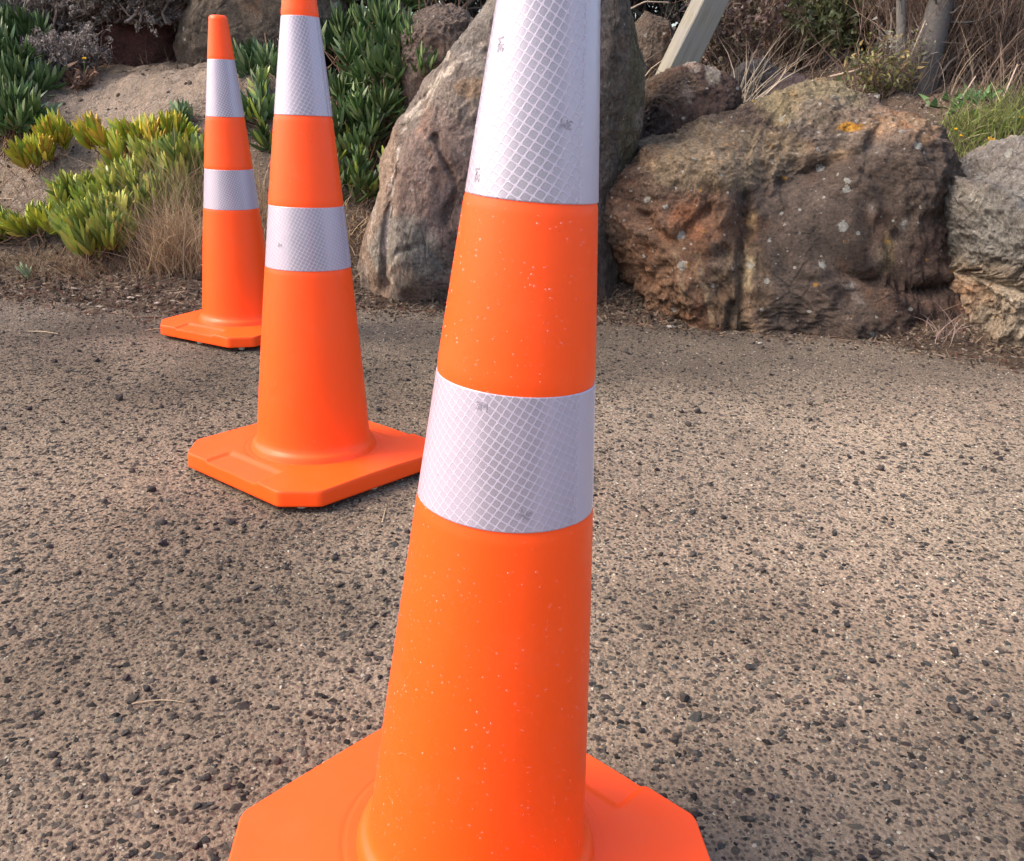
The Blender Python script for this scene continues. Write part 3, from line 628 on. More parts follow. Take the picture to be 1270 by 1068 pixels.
for i, c in enumerate(CONES):
    Z = ZS[i]; s = c['s']; root = empty('traffic_cone', (c['x'], c['y'], float(gz(c['x'], c['y']))), LAB[i], 'traffic cone', 'row of orange traffic cones')
    ax = Vector((c['l'][0], c['l'][1], 1)).normalized(); root.rotation_euler = (Vector((0, 0, 1)).rotation_difference(ax)).to_euler()
    V, F = body_mesh(s); body = mesh_obj('cone_body', V, F, M['orange'], root)
    if BASE_ME is None:
        b = mesh_obj('base', BV, BF, M['orange'], root); BASE_ME = b.data
    else: b = bpy.data.objects.new('base', BASE_ME); COL.objects.link(b); b.parent = root
    b.rotation_euler = (0, 0, c['yaw']); b.scale = ((1.0, 1.055, 1.0)[i],) * 2 + (1,)
    for k in range(8):
        a = k * math.pi / 4 + .0; rr = .205 if k % 2 == 0 else .166
        if FOOT_ME is None: f = mesh_obj('rubber_foot', *foot_mesh(), M['foot'], b); FOOT_ME = f.data
        else: f = bpy.data.objects.new('rubber_foot', FOOT_ME); COL.objects.link(f); f.parent = b
        f.location = (rr * math.cos(a), rr * math.sin(a), 0)
    seam = [math.radians(-42), math.radians(-8), math.radians(60)][i]
    for z0, z1, sm in ((Z['b2b'], Z['b2t'], seam), (Z['b1b'], Z['b1t'], seam - .1)):
        V, F, U = band_mesh(s, z0, z1); bd = mesh_obj('reflective_band', V, F, M['band'], root, uv=U); bd.rotation_euler = (0, 0, sm)
        if i == 0 and z0 < .5:
            for a, z, r_ in ((-112, .508, .0), (-78, .428, 2.8)):
                W, FF = mark_mesh(s, math.radians(a) - sm, z, r_); mesh_obj('printed_mark', W, FF, M['mark'], bd)
        elif i == 0:
            for a, z, r_ in ((-65, .712, 3.05), (-146, .672, 1.75), (-140, .76, 1.75)):
                W, FF = mark_mesh(s, math.radians(a) - sm, z, r_); mesh_obj('printed_mark', W, FF, M['mark'], bd)
        elif i == 1 and z0 < .5:
            W, FF = mark_mesh(s, math.radians(-118) - sm, .455, .0); mesh_obj('printed_mark', W, FF, M['mark'], bd)
    if i < 2:
        V, F = drops(s, (4200, 1200)[i], (.0012, .0013)[i], seed=i + 5); tag(mesh_obj('water_drops', V, F, M['drop'], root), kind='stuff')

# ------------------------------------------------------------ loose dark stones on the pavement
def stone_mesh(seed):
    U, F = icosphere(2); r = np.random.default_rng(seed); U = U.copy()
    for _ in range(9):
        n = r.normal(size=3); n /= np.linalg.norm(n); q = U @ n; U -= (np.maximum(q - r.uniform(.55, .8), 0))[:, None] * n
    U *= np.array([1, r.uniform(.65, .95), r.uniform(.5, .75)]); U += U * (.18 * noise(U * 2.2, seed))[:, None]
    return U, F
SM = []
for q in range(6):
    V, F = stone_mesh(q + 300); tone = [(.034, .028, .026), (.046, .037, .033), (.030, .026, .025), (.06, .048, .042), (.04, .03, .03), (.075, .06, .052)][q]
    SM.append(mesh_obj('loose_stone', V, F, M['stone'], col=np.broadcast_to(tone, V.shape), shade=False))
def gpt(px, py):
    d = ray(px, py); t = -CAM[2] / d[2]; p = CAM + d * t; return p[0], p[1]
named = [(850, 858, .010), (1183, 808, .009), (1185, 876, .009), (1222, 822, .006), (897, 643, .008), (882, 603, .006), (263, 856, .008), (203, 683, .009), (288, 655, .009), (202, 655, .009), (36, 508, .010), (148, 495, .012), (120, 448, .012), (68, 449, .010), (165, 427, .008), (99, 436, .008), (776, 437, .011), (1053, 568, .008), (1092, 583, .009), (1138, 585, .007), (1232, 585, .009), (1061, 601, .007), (1138, 585, .006), (865, 512, .012), (845, 512, .008), (1005, 522, .008), (853, 528, .010), (1070, 563, .009), (1192, 568, .008), (1120, 553, .008), (805, 517, .008), (1000, 862, .006), (1022, 805, .005), (1020, 690, .006), (188, 612, .010), (130, 627, .008), (470, 505, .008), (505, 470, .008), (1255, 395, .01), (1003, 435, .009), (945, 432, .009), (1240, 570, .009), (925, 498, .006), (978, 504, .007), (640, 520, .005), (820, 390, .012)]
used = []; first = [True] * 6
def put_stone(x, y, r, q, lab):
    o = SM[q]
    if first[q]: first[q] = False
    else: o = o.copy(); COL.objects.link(o)
    o.location = (x, y, float(gz(x, y)) + r * .42); o.scale = (r * random.uniform(.9, 1.15),) * 3; o.rotation_euler = (random.uniform(-.3, .3), random.uniform(-.3, .3), random.uniform(0, 6.3))
    tag(o, lab, 'stone', 'loose dark stones on the pavement')
LS = 'small loose dark stone lying on the tan pavement'
for px, py, r in named: x, y = gpt(px, py); put_stone(x, y, r, random.randrange(6), LS)
cnt = 0
while cnt < 245:
    px, py = random.uniform(0, 1270), 400 + 668 * random.random() ** 1.7
    x, y = gpt(px, py)
    if y > yv(x) - .03 or random.random() < .0 or any(math.hypot(x - c['x'], y - c['y']) < .26 for c in CONES): continue
    put_stone(x, y, random.uniform(.0028, .0068) * (.75 + .25 * min(y, 2)), random.randrange(6), LS); cnt += 1

# ------------------------------------------------------------ plants
def ice_plant(label, spots, tone, nros=26, leafn=9, L=.078, R=.0088, spread=(.14, .12, .10), tipred=0.0, up=.9, op0=.85, group=None, name='ice_plant', seed=0, stems=True):
    """a clump of succulent finger-leaved rosettes on trailing stems"""
    global RNG; RNG = np.random.default_rng(seed + 500)
    base = np.array(spots, float); c0 = base.mean(0); root = empty(name, c0, label, 'plant', group)
    tips = []
    for p in base:
        for _ in range(nros):
            u = unit(1)[0]; u[2] = abs(u[2]); q = p + u * np.array(spread) * RNG.uniform(.3, 1) ** .6
            q[2] = max(q[2], float(bank(q[0], q[1], False)) + .02); tips.append((q, u))
    paths = []; rads = []; cols = []; tone = np.array(tone); spin = []
    for q, u in tips:
        ax = u * .45 + np.array([0, -.25, up]) + RNG.normal(0, .22, 3); ax /= np.linalg.norm(ax)
        t1 = np.cross(ax, unit(1)[0]); t1 /= np.linalg.norm(t1); t2 = np.cross(ax, t1); v = RNG.uniform(.75, 1.25); rn = RNG.uniform(.8, 1.2)
        n = int(leafn * RNG.uniform(.7, 1.2))
        for j in range(n):
            a = j * 2.0 + RNG.uniform(-.3, .3); fr = j / max(n - 1, 1); op = .18 + op0 * (1 - fr)
            d = ax * math.cos(op * .8) + (t1 * math.cos(a) + t2 * math.sin(a)) * math.sin(op * .8); le = L * (.65 + .45 * (1 - abs(fr - .5))) * RNG.uniform(.75, 1.15)
            t = np.linspace(0, 1, 6); st = q + ax * (fr - .6) * L * .55
            cur = (ax - d * .3) * .25
            paths.append(st + d * (le * t)[:, None] + cur * (le * t ** 2)[:, None]); rads.append(R * rn * np.array([.6, .95, 1.1, 1.05, .8, .15])); spin.append(ax)
            cc = tone[RNG.integers(0, len(tone))] * v * RNG.uniform(.8, 1.2); cols.append(cc)
    V, F, own, al = tubes(paths, rads, 3, 1.0, np.array(spin)); C = np.array(cols)[own]
    if tipred: 
        k = (tipred * smooth(.5, .0, al) * (RNG.uniform(0, 1, len(cols)) < .26)[own])[:, None]; C = C * (1 - k) + k * np.array([.42, .12, .05])
    mesh_obj('foliage', V - c0, F, M['leaf'], root, col=C, shade=False)
    if stems:
        P = []
        for q, u in tips:
            b = base[RNG.integers(0, len(base))]; g = b + RNG.normal(0, .05, 3); g[2] = float(bank(g[0], g[1], False)) - .01
            t = np.linspace(0, 1, 5)[:, None]; P.append(g * (1 - t) + q * t + RNG.normal(0, .012, (5, 3)) * np.sin(t * np.pi))
        V, F, own, al = tubes(P, np.full((len(P), 5), .0028), 4); mesh_obj('stems', V - c0, F, M['twig'], root, col=np.broadcast_to((.20, .12, .075), V.shape))
    return root
DK = [(.060, .115, .030), (.045, .09, .028), (.085, .145, .045), (.13, .19, .065), (.055, .105, .032), (.19, .24, .10)]
YG = [(.46, .44, .04), (.38, .42, .035), (.56, .46, .05), (.26, .35, .04), (.50, .32, .05)]
MG = [(.32, .38, .06), (.23, .29, .05), (.42, .44, .08), (.17, .23, .05), (.46, .42, .09)]
GI = 'ice plants growing on the bank'
def sp(*a): return [hit(x, y) for x, y in a]
def spy(*a): return [at(x, y, Y) for x, y, Y in a]
for i, (lab, spots, kw) in enumerate([
    ('dark green ice plant clump at the left edge, beside the bare sandy mound', spy((8, 85, 4.3), (26, 115, 4.2), (12, 145, 4.05), (20, 165, 3.98)), dict(tone=DK, op0=1.15, L=.088, R=.0078, nros=18)),
    ('dark green ice plant clump at the far left, under the grey shrub', spy((30, 58, 4.5), (0, 45, 4.5)), dict(tone=DK, op0=1.15, L=.088, R=.0078, nros=14)),
    ('dark green ice plant clump above the left corner, topmost of the left ones', spy((-20, 110, 4.2), (-20, 60, 4.3)), dict(tone=DK, op0=1.15, L=.088, R=.0078, nros=10)),
    ('dark ice plant clump seen at the top, right of the second cone tip', spy((440, 10, 4.7), (490, 8, 4.7), (470, -20, 4.7)), dict(tone=DK, op0=1.15, L=.088, R=.0078, nros=16)),
    ('dark ice plant clump trailing beside the white upper band of the second cone', spy((425, 60, 4.45), (455, 85, 4.35), (480, 50, 4.4)), dict(tone=DK, op0=1.15, L=.088, R=.0078, nros=18)),
    ('dark ice plant clump reaching over the left shoulder of the upright boulder', spy((505, 100, 4.1), (480, 110, 4.1), (508, 75, 4.15)), dict(tone=DK, op0=1.15, L=.088, R=.0078, nros=14)),
    ('dark ice plant clump in the middle of the patch left of the upright boulder', spy((430, 135, 4.2), (462, 150, 4.05), (440, 170, 4.0)), dict(tone=DK, op0=1.15, L=.088, R=.0078, nros=18)),
    ('low ice plant clump with a yellow leaf, at the foot of the upright boulder', spy((437, 200, 3.95), (460, 232, 3.82), (437, 255, 3.8)), dict(tone=DK + MG[:1], op0=1.1, nros=11)),
    ('dark ice plant clump between the two farther cones, upper one', spy((322, 105, 4.4), (335, 140, 4.25), (345, 40, 4.6)), dict(tone=DK, op0=1.15, L=.088, R=.0078, nros=11)),
    ('green ice plant clump between the two farther cones, lower one', spy((320, 175, 4.0), (335, 200, 3.95)), dict(tone=DK + MG[:2], op0=1.1, nros=11)),
    ('bright ice plant clump high at the top, above the brown weathered rock', spy((530, 2, 4.6), (565, -8, 4.6)), dict(tone=MG + DK, nros=8)),
    ('yellow-green ice plant standing alone below the sandy mound', spy((50, 205, 3.83), (68, 180, 3.9)), dict(tone=YG, nros=7, tipred=.7, leafn=13, spread=(.07, .06, .06), L=.078, R=.0092, op0=.6)),
    ('yellow ice plant with orange-red leaf bases, left of the farthest cone', spy((130, 180, 3.85), (178, 183, 3.85), (155, 208, 3.78), (208, 178, 3.85), (190, 192, 3.8)), dict(tone=YG, nros=7, tipred=.9, leafn=13, spread=(.075, .07, .06), L=.082, R=.0098, op0=.6)),
    ('dark green ice plant sprig just left of the farthest cone', spy((222, 182, 3.95), (238, 188, 3.95)), dict(tone=DK, op0=1.0, L=.06, R=.006, nros=3, spread=(.05, .04, .03))),
    ('fresh green ice plant mat on the slope below the yellow one', spy((175, 235, 3.66), (210, 225, 3.68), (145, 240, 3.64), (235, 205, 3.72), (195, 208, 3.74), (190, 255, 3.6)), dict(tone=MG, nros=9, spread=(.09, .07, .06), L=.078, R=.0092, op0=.6, up=1.2)),
    ('pale green ice plant spreading left of the middle of the slope', spy((100, 248, 3.64), (78, 268, 3.6), (125, 262, 3.58), (150, 275, 3.54)), dict(tone=MG, nros=9, spread=(.09, .07, .055), L=.078, R=.0092, op0=.6, up=1.2)),
    ('bright upright ice plant clump nearest the pavement, on the left', spy((112, 312, 3.40), (135, 305, 3.40), (120, 292, 3.44), (98, 298, 3.44), (140, 285, 3.46)), dict(tone=MG, nros=8, leafn=12, spread=(.05, .04, .06), L=.095, R=.0105, op0=.55, up=1.3, tipred=.4)),
    ('yellowish ice plant strip running to the left edge of the photo', spy((8, 292, 3.56), (35, 288, 3.56), (60, 290, 3.54), (-15, 295, 3.56)), dict(tone=MG + YG[:2], nros=8, spread=(.07, .05, .045), L=.07, R=.0088, op0=.6)),
    ('tiny pale ice plant seedling on the dirt edge', spy((38, 348, 3.3),), dict(tone=[(.30, .36, .20)], nros=2, leafn=7, spread=(.02, .02, .01), L=.04, R=.005)),
    ]): ice_plant(lab, spots, group=GI, seed=i, **kw)

def tuft(name, label, px, py, Y, n, L, spread, tone, mat='grass', lean=(0, -.1, 1), jit=.28, width=.0022, cat='grass tuft', group=None, seed=0, ground=True, bendz=-.25):
    global RNG; RNG = np.random.default_rng(seed + 900)
    p = at(px, py, Y); 
    if ground: p = np.array([p[0], p[1], float(bank(p[0], p[1], False)) - .01])
    b = p + np.stack([RNG.normal(0, spread[0], n), RNG.normal(0, spread[1], n), np.zeros(n)], 1)
    b[:, 2] = np.maximum(bank(b[:, 0], b[:, 1], False) - .01, p[2] - .3)
    d = np.array(lean) + RNG.normal(0, jit, (n, 3)); le = L * RNG.uniform(.45, 1.1, n)
    bend = RNG.normal(0, .28, (n, 3)); bend[:, 2] = bendz * RNG.uniform(0, 1.6, n)
    V, F, own, al = blades(b, d, le, width * RNG.uniform(.6, 1.5, n), bend, 5)
    tone = np.array(tone); C = (tone[RNG.integers(0, len(tone), n)] * RNG.uniform(.7, 1.25, (n, 1)))[own]
    o = mesh_obj(name, V - p, F, M[mat], col=C); o.location = p; return tag(o, label, cat, group, 'stuff' if name == 'dead_grass' else None)
DRY = [(.46, .33, .20), (.36, .25, .15), (.55, .42, .27), (.28, .19, .12)]
GG = [(.17, .20, .05), (.24, .26, .08), (.11, .14, .04), (.34, .30, .14)]
tuft('dry_grass_tuft', 'thick straw-coloured grass tuft directly left of the farthest cone', 220, 345, 3.40, 900, .31, (.062, .04), DRY, seed=1, jit=.22)
tuft('dry_grass_tuft', 'thin taller straw grass rising behind the farthest cone, left side', 228, 260, 3.6, 500, .34, (.08, .05), DRY + GG[:1], seed=2, jit=.2)
tuft('dead_grass', 'brown matted dead grass under the bright ice plant clump', 125, 340, 3.38, 700, .10, (.16, .04), [(.26, .17, .10), (.18, .12, .08), (.36, .26, .16)], seed=3, jit=.45)
tuft('dead_grass', 'sparse dead grass along the dirt at the far left edge', 30, 325, 3.42, 500, .10, (.16, .05), [(.24, .165, .10), (.16, .11, .07), (.34, .25, .16)], seed=4, jit=.5)
tuft('dry_grass_tuft', 'wispy dry stems on the bare slope left of the yellow ice plant', 75, 240, 3.75, 130, .13, (.2, .09), DRY, seed=5, jit=.6)
tuft('dry_grass_tuft', 'dry brown grass between the two farther cones', 318, 300, 3.6, 420, .22, (.07, .06), DRY, seed=6)
tuft('dry_grass_tuft', 'short straw grass at the foot of the second cone behind its right side', 440, 300, 3.62, 260, .12, (.08, .06), DRY, seed=7, jit=.5)
tuft('dry_grass_tuft', 'pale dry grass beside the dandelion on top of the large boulder, behind it', 928, 140, 4.0, 320, .20, (.07, .05), DRY + GG, seed=8)
tuft('dry_grass_tuft', 'fan of long pale straws between the small ruddy boulder and the low rocks', 918, 130, 4.3, 40, .42, (.04, .05), [(.55, .45, .33)], seed=9, width=.004, lean=(.35, 0, .8), bendz=-.1)
tuft('dry_grass_tuft', 'tangled straw lying behind the upright boulder, left of the post', 800, 130, 4.35, 90, .28, (.12, .06), [(.50, .38, .26), (.36, .26, .18)], seed=10, width=.004, lean=(.2, -.2, .4), jit=.6)
tuft('green_grass_tuft', 'lush green grass tuft between the large brown and the pale grey boulders', 1205, 200, 3.72, 900, .13, (.09, .055), GG + [(.25, .33, .06)], 'green', seed=11, jit=.4, width=.0035)
tuft('green_grass_tuft', 'longer green grass leaning over the pale grey boulder', 1245, 190, 3.8, 160, .19, (.08, .05), GG, 'green', seed=12, jit=.3, width=.0035, lean=(-.1, -.2, .8))
tuft('dry_grass_tuft', 'few dead sprigs in the gap between the large brown and pale grey boulders', 1175, 400, 2.98, 60, .12, (.03, .03), [(.36, .26, .22), (.26, .18, .15)], seed=13, jit=.4, width=.003)
tuft('green_grass_tuft', 'small green sprout on the rock shelf behind the large boulder', 980, 125, 4.05, 24, .08, (.02, .02), [(.14, .24, .10)], 'green', seed=14, width=.010, jit=.35, bendz=-.1)
tuft('leafy_weed', 'broad-leaved green weed among the grass, right of the large boulder', 1195, 165, 3.95, 90, .08, (.06, .04), [(.10, .20, .07), (.16, .27, .10)], 'green', seed=15, width=.022, jit=.7, cat='weed')
tuft('leafy_weed', 'small green weed with round leaves between low rocks at the back', 1020, 105, 4.5, 70, .06, (.05, .04), [(.12, .19, .05), (.18, .26, .08)], 'green', seed=16, width=.018, jit=.7, cat='weed')

tuft('dry_grass_tuft', 'tall pale dry grass standing at the right edge behind the green grass', 1240, 150, 4.05, 80, .34, (.13, .05), [(.24, .155, .11), (.33, .235, .17), (.42, .32, .22)], seed=21, width=.003, jit=.18)
tuft('dry_grass_tuft', 'loose pale dry grass behind the top of the large brown boulder, centre', 1050, 120, 4.3, 60, .28, (.10, .05), [(.24, .155, .11), (.33, .235, .17), (.42, .32, .22)], seed=22, width=.003, jit=.28)
tuft('dry_grass_tuft', 'tall pale dry grass between the two grey trunks and the large boulder', 1140, 130, 4.2, 60, .34, (.10, .05), [(.24, .155, .11), (.33, .235, .17), (.42, .32, .22)], seed=23, width=.003, jit=.2)
tuft('dry_grass_tuft', 'fine dry stems on the bank just right of the wooden post', 940, 95, 4.75, 90, .30, (.12, .06), [(.24, .155, .11), (.33, .235, .17), (.42, .32, .22)], seed=24, width=.003, jit=.3)
def flower(label, px, py, Y, hgt=.06, r=.011):
    p = at(px, py, Y); root = empty('dandelion', (p[0], p[1], p[2] - hgt), label, 'flower', 'yellow dandelions')
    t = np.linspace(0, 1, 5); P = np.stack([.008 * np.sin(t * 2), 0 * t, hgt * t], 1)[None]
    V, F, _, _ = tubes(P, np.full((1, 5), .0011), 5); mesh_obj('stem', V, F, M['green'], root, col=np.broadcast_to((.16, .22, .07), V.shape))
    n = 34; a = RNG.uniform(0, 6.283, n); tl = RNG.uniform(.1, .9, n); d = np.stack([np.cos(a), np.sin(a) - .5, tl], 1)
    V, F, own, _ = blades(np.tile(P[0, -1], (n, 1)), d, r * RNG.uniform(.6, 1.2, n), np.full(n, .005), np.zeros((n, 3)), 3, .5)
    mesh_obj('petals', V, F, M['petal'], root, col=np.broadcast_to((.85, .52, .02), V.shape))
flower('yellow dandelion behind the left part of the large brown boulder', 933, 127, 3.85)
flower('single yellow dandelion in the green grass, nearest the pale grey boulder', 1226, 174, 3.55, r=.015)
flower('upper of the two small yellow dandelions left in the green grass', 1182, 161, 3.6, r=.008)
flower('lower of the two small yellow dandelions left in the green grass', 1189, 169, 3.58, r=.008)
flower('yellow flower in the grey shrub at the top left', 102, 73, 4.25, r=.010)
flower('left of the two yellow flowers on the ice plant slope', 158, 250, 3.55, r=.009)
flower('right of the two yellow flowers on the ice plant slope', 166, 251, 3.55, r=.007)
flower('orange-yellow flower at the right edge above the pale grey boulder', 1264, 146, 3.7, r=.008)

def shrub(name, label, c, size, n_br, seed, bark, leaf=None, nleaf=0, lsize=.02, lmat='shrubleaf', heads=None, nheads=0, up=.6, thick=.006, twigs=500, tl=.16, strap=False, group=None, lwid=.45, droop=-.1, base=None):
    """branching woody shrub: limbs from the base, twigs from the limbs, leaves at the twigs. c = base point, size = half extents and height"""
    global RNG; RNG = np.random.default_rng(seed + 1500); c = np.array(c, float); sx, sy, sz = size
    root = empty(name, c, label, 'shrub', group); k = 7; t = np.linspace(0, 1, k)
    ends = np.stack([RNG.uniform(-1, 1, n_br) * sx, RNG.uniform(-1, 1, n_br) * sy, RNG.uniform(.25, 1, n_br) * sz], 1)
    st = np.stack([RNG.normal(0, .3 * sx, n_br), RNG.normal(0, .3 * sy, n_br), np.full(n_br, -.05)], 1)
    P = st[:, None] * (1 - t)[None, :, None] + ends[:, None] * t[None, :, None]; P += RNG.normal(0, .05 * sz, (n_br, k, 3)) * np.sin(t * np.pi)[None, :, None]
    a = Acc(); bark = np.array(bark)
    V, F, own, _ = tubes(P, thick * (1.15 - .85 * t)[None] * RNG.uniform(.5, 1.3, (n_br, 1)), 5); a.add(V, F, bark[RNG.integers(0, len(bark), n_br)][own])
    bi = RNG.integers(0, n_br, twigs); ti = RNG.uniform(.3, 1, twigs); f = ti * (k - 1); i0 = np.minimum(f.astype(int), k - 2); fr = (f - i0)[:, None]
    B = P[bi, i0] * (1 - fr) + P[bi, i0 + 1] * fr; D = (P[bi, i0 + 1] - P[bi, i0]); D /= np.linalg.norm(D, axis=1, keepdims=True) + 1e-9
    D = D * .5 + unit(twigs) * .75 + np.array([0, -.05, up]); le = tl * RNG.uniform(.4, 1.2, twigs); kk = 5; tt = np.linspace(0, 1, kk)
    Q = B[:, None] + D[:, None] * (le[:, None] * tt)[:, :, None] + RNG.normal(0, .10, (twigs, 1, 3)) * (le[:, None] * tt ** 2)[:, :, None] + RNG.normal(0, .012, (twigs, kk, 3)) * tt[None, :, None]
    V, F, own, _ = tubes(Q, .0016 * (thick / .006) * (1.2 - .9 * tt)[None] * RNG.uniform(.6, 1.5, (twigs, 1)), 3); a.add(V, F, (bark[RNG.integers(0, len(bark), twigs)] * RNG.uniform(.7, 1.3, (twigs, 1)))[own])
    a.V = [v for v in a.V]; a.obj('branches', M['twig'], root)
    if nleaf:
        li = RNG.integers(0, twigs, nleaf); lt = RNG.integers(1, kk, nleaf); b = Q[li, lt] + RNG.normal(0, .008, (nleaf, 3)); d = unit(nleaf); d[:, 2] += up * .6 + droop
        leaf = np.array(leaf); V, F, own, al = blades(b, d, lsize * RNG.uniform(.5, 1.3, nleaf), lsize * lwid * RNG.uniform(.7, 1.3, nleaf), RNG.normal(0, .25, (nleaf, 3)) + np.array([0, 0, droop * 2]), 4)
        clump = fbm(b * 5, 3, seed)[own][:, None] * .35 + 1
        mesh_obj('leaves', V, F, M[lmat], root, col=leaf[RNG.integers(0, len(leaf), nleaf)][own] * clump)
    if nheads:
        hi = RNG.integers(0, twigs, nheads); q = Q[hi, -1]; m = 14; bb = np.repeat(q, m, 0) + RNG.normal(0, .007, (nheads * m, 3)); d = unit(nheads * m)
        V, F, own, _ = blades(bb, d, RNG.uniform(.008, .020, nheads * m), RNG.uniform(.005, .010, nheads * m), np.zeros((nheads * m, 3)), 3)
        heads = np.array(heads); mesh_obj('seed_heads', V, F, M['grass'], root, col=heads[RNG.integers(0, len(heads), nheads * m)][own] * RNG.uniform(.6, 1.2, (nheads * m, 1))[own])
    return root
def bp(px, py, Y): p = at(px, py, Y); return (p[0], p[1], float(bank(p[0], p[1], False)))
GB = [(.20, .16, .135), (.13, .10, .085), (.30, .25, .21)]; HB = [(.36, .31, .28), (.26, .22, .20), (.17, .14, .125)]
def bpz(px, py, Y): return tuple(at(px, py, Y))
shrub('dry_shrub', 'grey dead shrub with fluffy seed heads in the top left corner', bpz(55, 60, 4.75), (.42, .25, .42), 60, 1, GB, None, 0, heads=HB, nheads=1500, twigs=1500, tl=.14)
shrub('dry_shrub', 'grey shrub with pale seed heads hanging over the dark red boulder', bpz(175, 15, 4.65), (.30, .18, .30), 45, 2, GB, None, 0, heads=HB, nheads=1500, twigs=900, tl=.13, up=-.1)
shrub('dry_shrub', 'low grey shrub sprawling over the top of the sandy mound', bpz(85, 85, 4.4), (.14, .1, .09), 24, 3, GB, None, 0, heads=HB, nheads=420, twigs=380, tl=.08, thick=.004)
shrub('dead_rosette', 'shrivelled brown plant clinging to the sandy mound', hit(100, 105), (.07, .05, .05), 18, 4, [(.16, .09, .06), (.24, .15, .10)], [(.20, .11, .07), (.12, .07, .05)], 160, .035, twigs=120, tl=.05, thick=.004)
RB = [(.18, .115, .09), (.24, .165, .125), (.12, .08, .065), (.33, .24, .175)]
GD = 'reddish-brown twiggy bushes behind the boulders'
for i, (lab, px, py, Y, sz, nb, tw) in enumerate([
    ('reddish-brown dead twig bush at the right edge, above the green grass', 1225, 150, 4.35, (.30, .15, .50), 80, 1000),
    ('reddish-brown dead twig bush behind the middle of the large brown boulder', 1110, 120, 4.7, (.26, .15, .45), 55, 700),
    ('dense brown twig bush behind the right part of the large brown boulder', 1160, 140, 4.35, (.20, .13, .34), 50, 700),
    ('dim brown twig bush right of the wooden post', 985, 80, 5.3, (.40, .2, .52), 80, 1300)]):
    shrub('dead_bush', lab, bp(px, py, Y), sz, nb, 20 + i, RB, None, 0, twigs=tw, tl=.24, up=.75, thick=.0055, group=GD)
shrub('small_bush', 'small olive-leaved bush behind the middle of the large boulder', bp(1085, 140, 4.15), (.14, .08, .16), 24, 31, RB, [(.20, .18, .05), (.13, .14, .05), (.26, .17, .06), (.10, .11, .05)], 900, .022, twigs=260, tl=.08, thick=.004)
shrub('small_bush', 'dark green leafy bush behind the two grey trunks', bp(1060, 70, 4.9), (.45, .15, .40), 40, 35, RB, [(.07, .09, .035), (.10, .12, .045), (.05, .06, .03), (.13, .13, .05)], 3600, .035, twigs=700, tl=.12, thick=.004)
shrub('small_bush', 'dark green leafy bush at the right edge behind the twig bush', bp(1230, 90, 4.75), (.35, .15, .45), 36, 36, RB, [(.07, .09, .035), (.10, .12, .045), (.05, .06, .03)], 3000, .035, twigs=600, tl=.12, thick=.004)
shrub('small_bush', 'dark purple-leaved bush just right of the wooden post', bp(905, 60, 5.0), (.22, .15, .45), 40, 32, RB, [(.12, .075, .07), (.085, .075, .04), (.16, .10, .08)], 2600, .03, twigs=600, tl=.12, thick=.004)
shrub('small_bush', 'grey-leaved sprig standing over the olive-leaved bush', bp(1115, 120, 4.2), (.10, .06, .24), 12, 33, GB, [(.30, .27, .22), (.20, .19, .13)], 200, .022, twigs=90, tl=.09, thick=.004)
DL = [(.045, .07, .03), (.03, .05, .022), (.07, .10, .04), (.06, .07, .035)]
GH = 'dark leafy shrubs closing the view at the back'
for i, (lab, x, y, sz, nl, col, ls) in enumerate([
    ('dark leafy shrub at the back, farthest left', -3.6, 6.6, (.9, .5, 1.5), 9000, DL, .06),
    ('dark leafy shrub at the back behind the round grey-brown boulder', -1.9, 6.4, (.9, .5, 1.5), 9000, DL, .06),
    ('dark leafy shrub at the back behind the dark ice plant patch', -.5, 6.3, (.9, .5, 1.5), 9000, DL, .06),
    ('dark leafy shrub at the back behind the wooden post', .95, 6.2, (.8, .5, 1.4), 10000, [(.05, .055, .035), (.08, .055, .05), (.035, .045, .03)], .05),
    ('dark shrub with narrow hanging leaves at the back, top right', 2.3, 6.0, (.85, .5, 1.5), 4200, DL + [(.14, .16, .06)], .085),
    ('dark leafy shrub at the back, farthest right', 3.9, 5.8, (.85, .5, 1.5), 6000, DL + [(.12, .15, .05)], .075)]):
    shrub('leafy_shrub', lab, (x, y, float(bank(x, y, False))), sz, 70, 40 + i, [(.09, .07, .06), (.15, .12, .10)], col, nl, ls, twigs=2200, tl=.3, thick=.012, group=GH, lwid=.35 if i < 4 else .2, droop=-.1 if i < 4 else -.6)
shrub('leafy_shrub', 'green shrub with hanging strap leaves against the top edge, on the right', bpz(1150, -60, 5.2), (.5, .25, .25), 40, 55, [(.15, .12, .10)], [(.10, .14, .05), (.16, .19, .08), (.06, .09, .035)], 2600, .10, twigs=700, tl=.16, thick=.006, lwid=.14, droop=-.8, up=-.4)

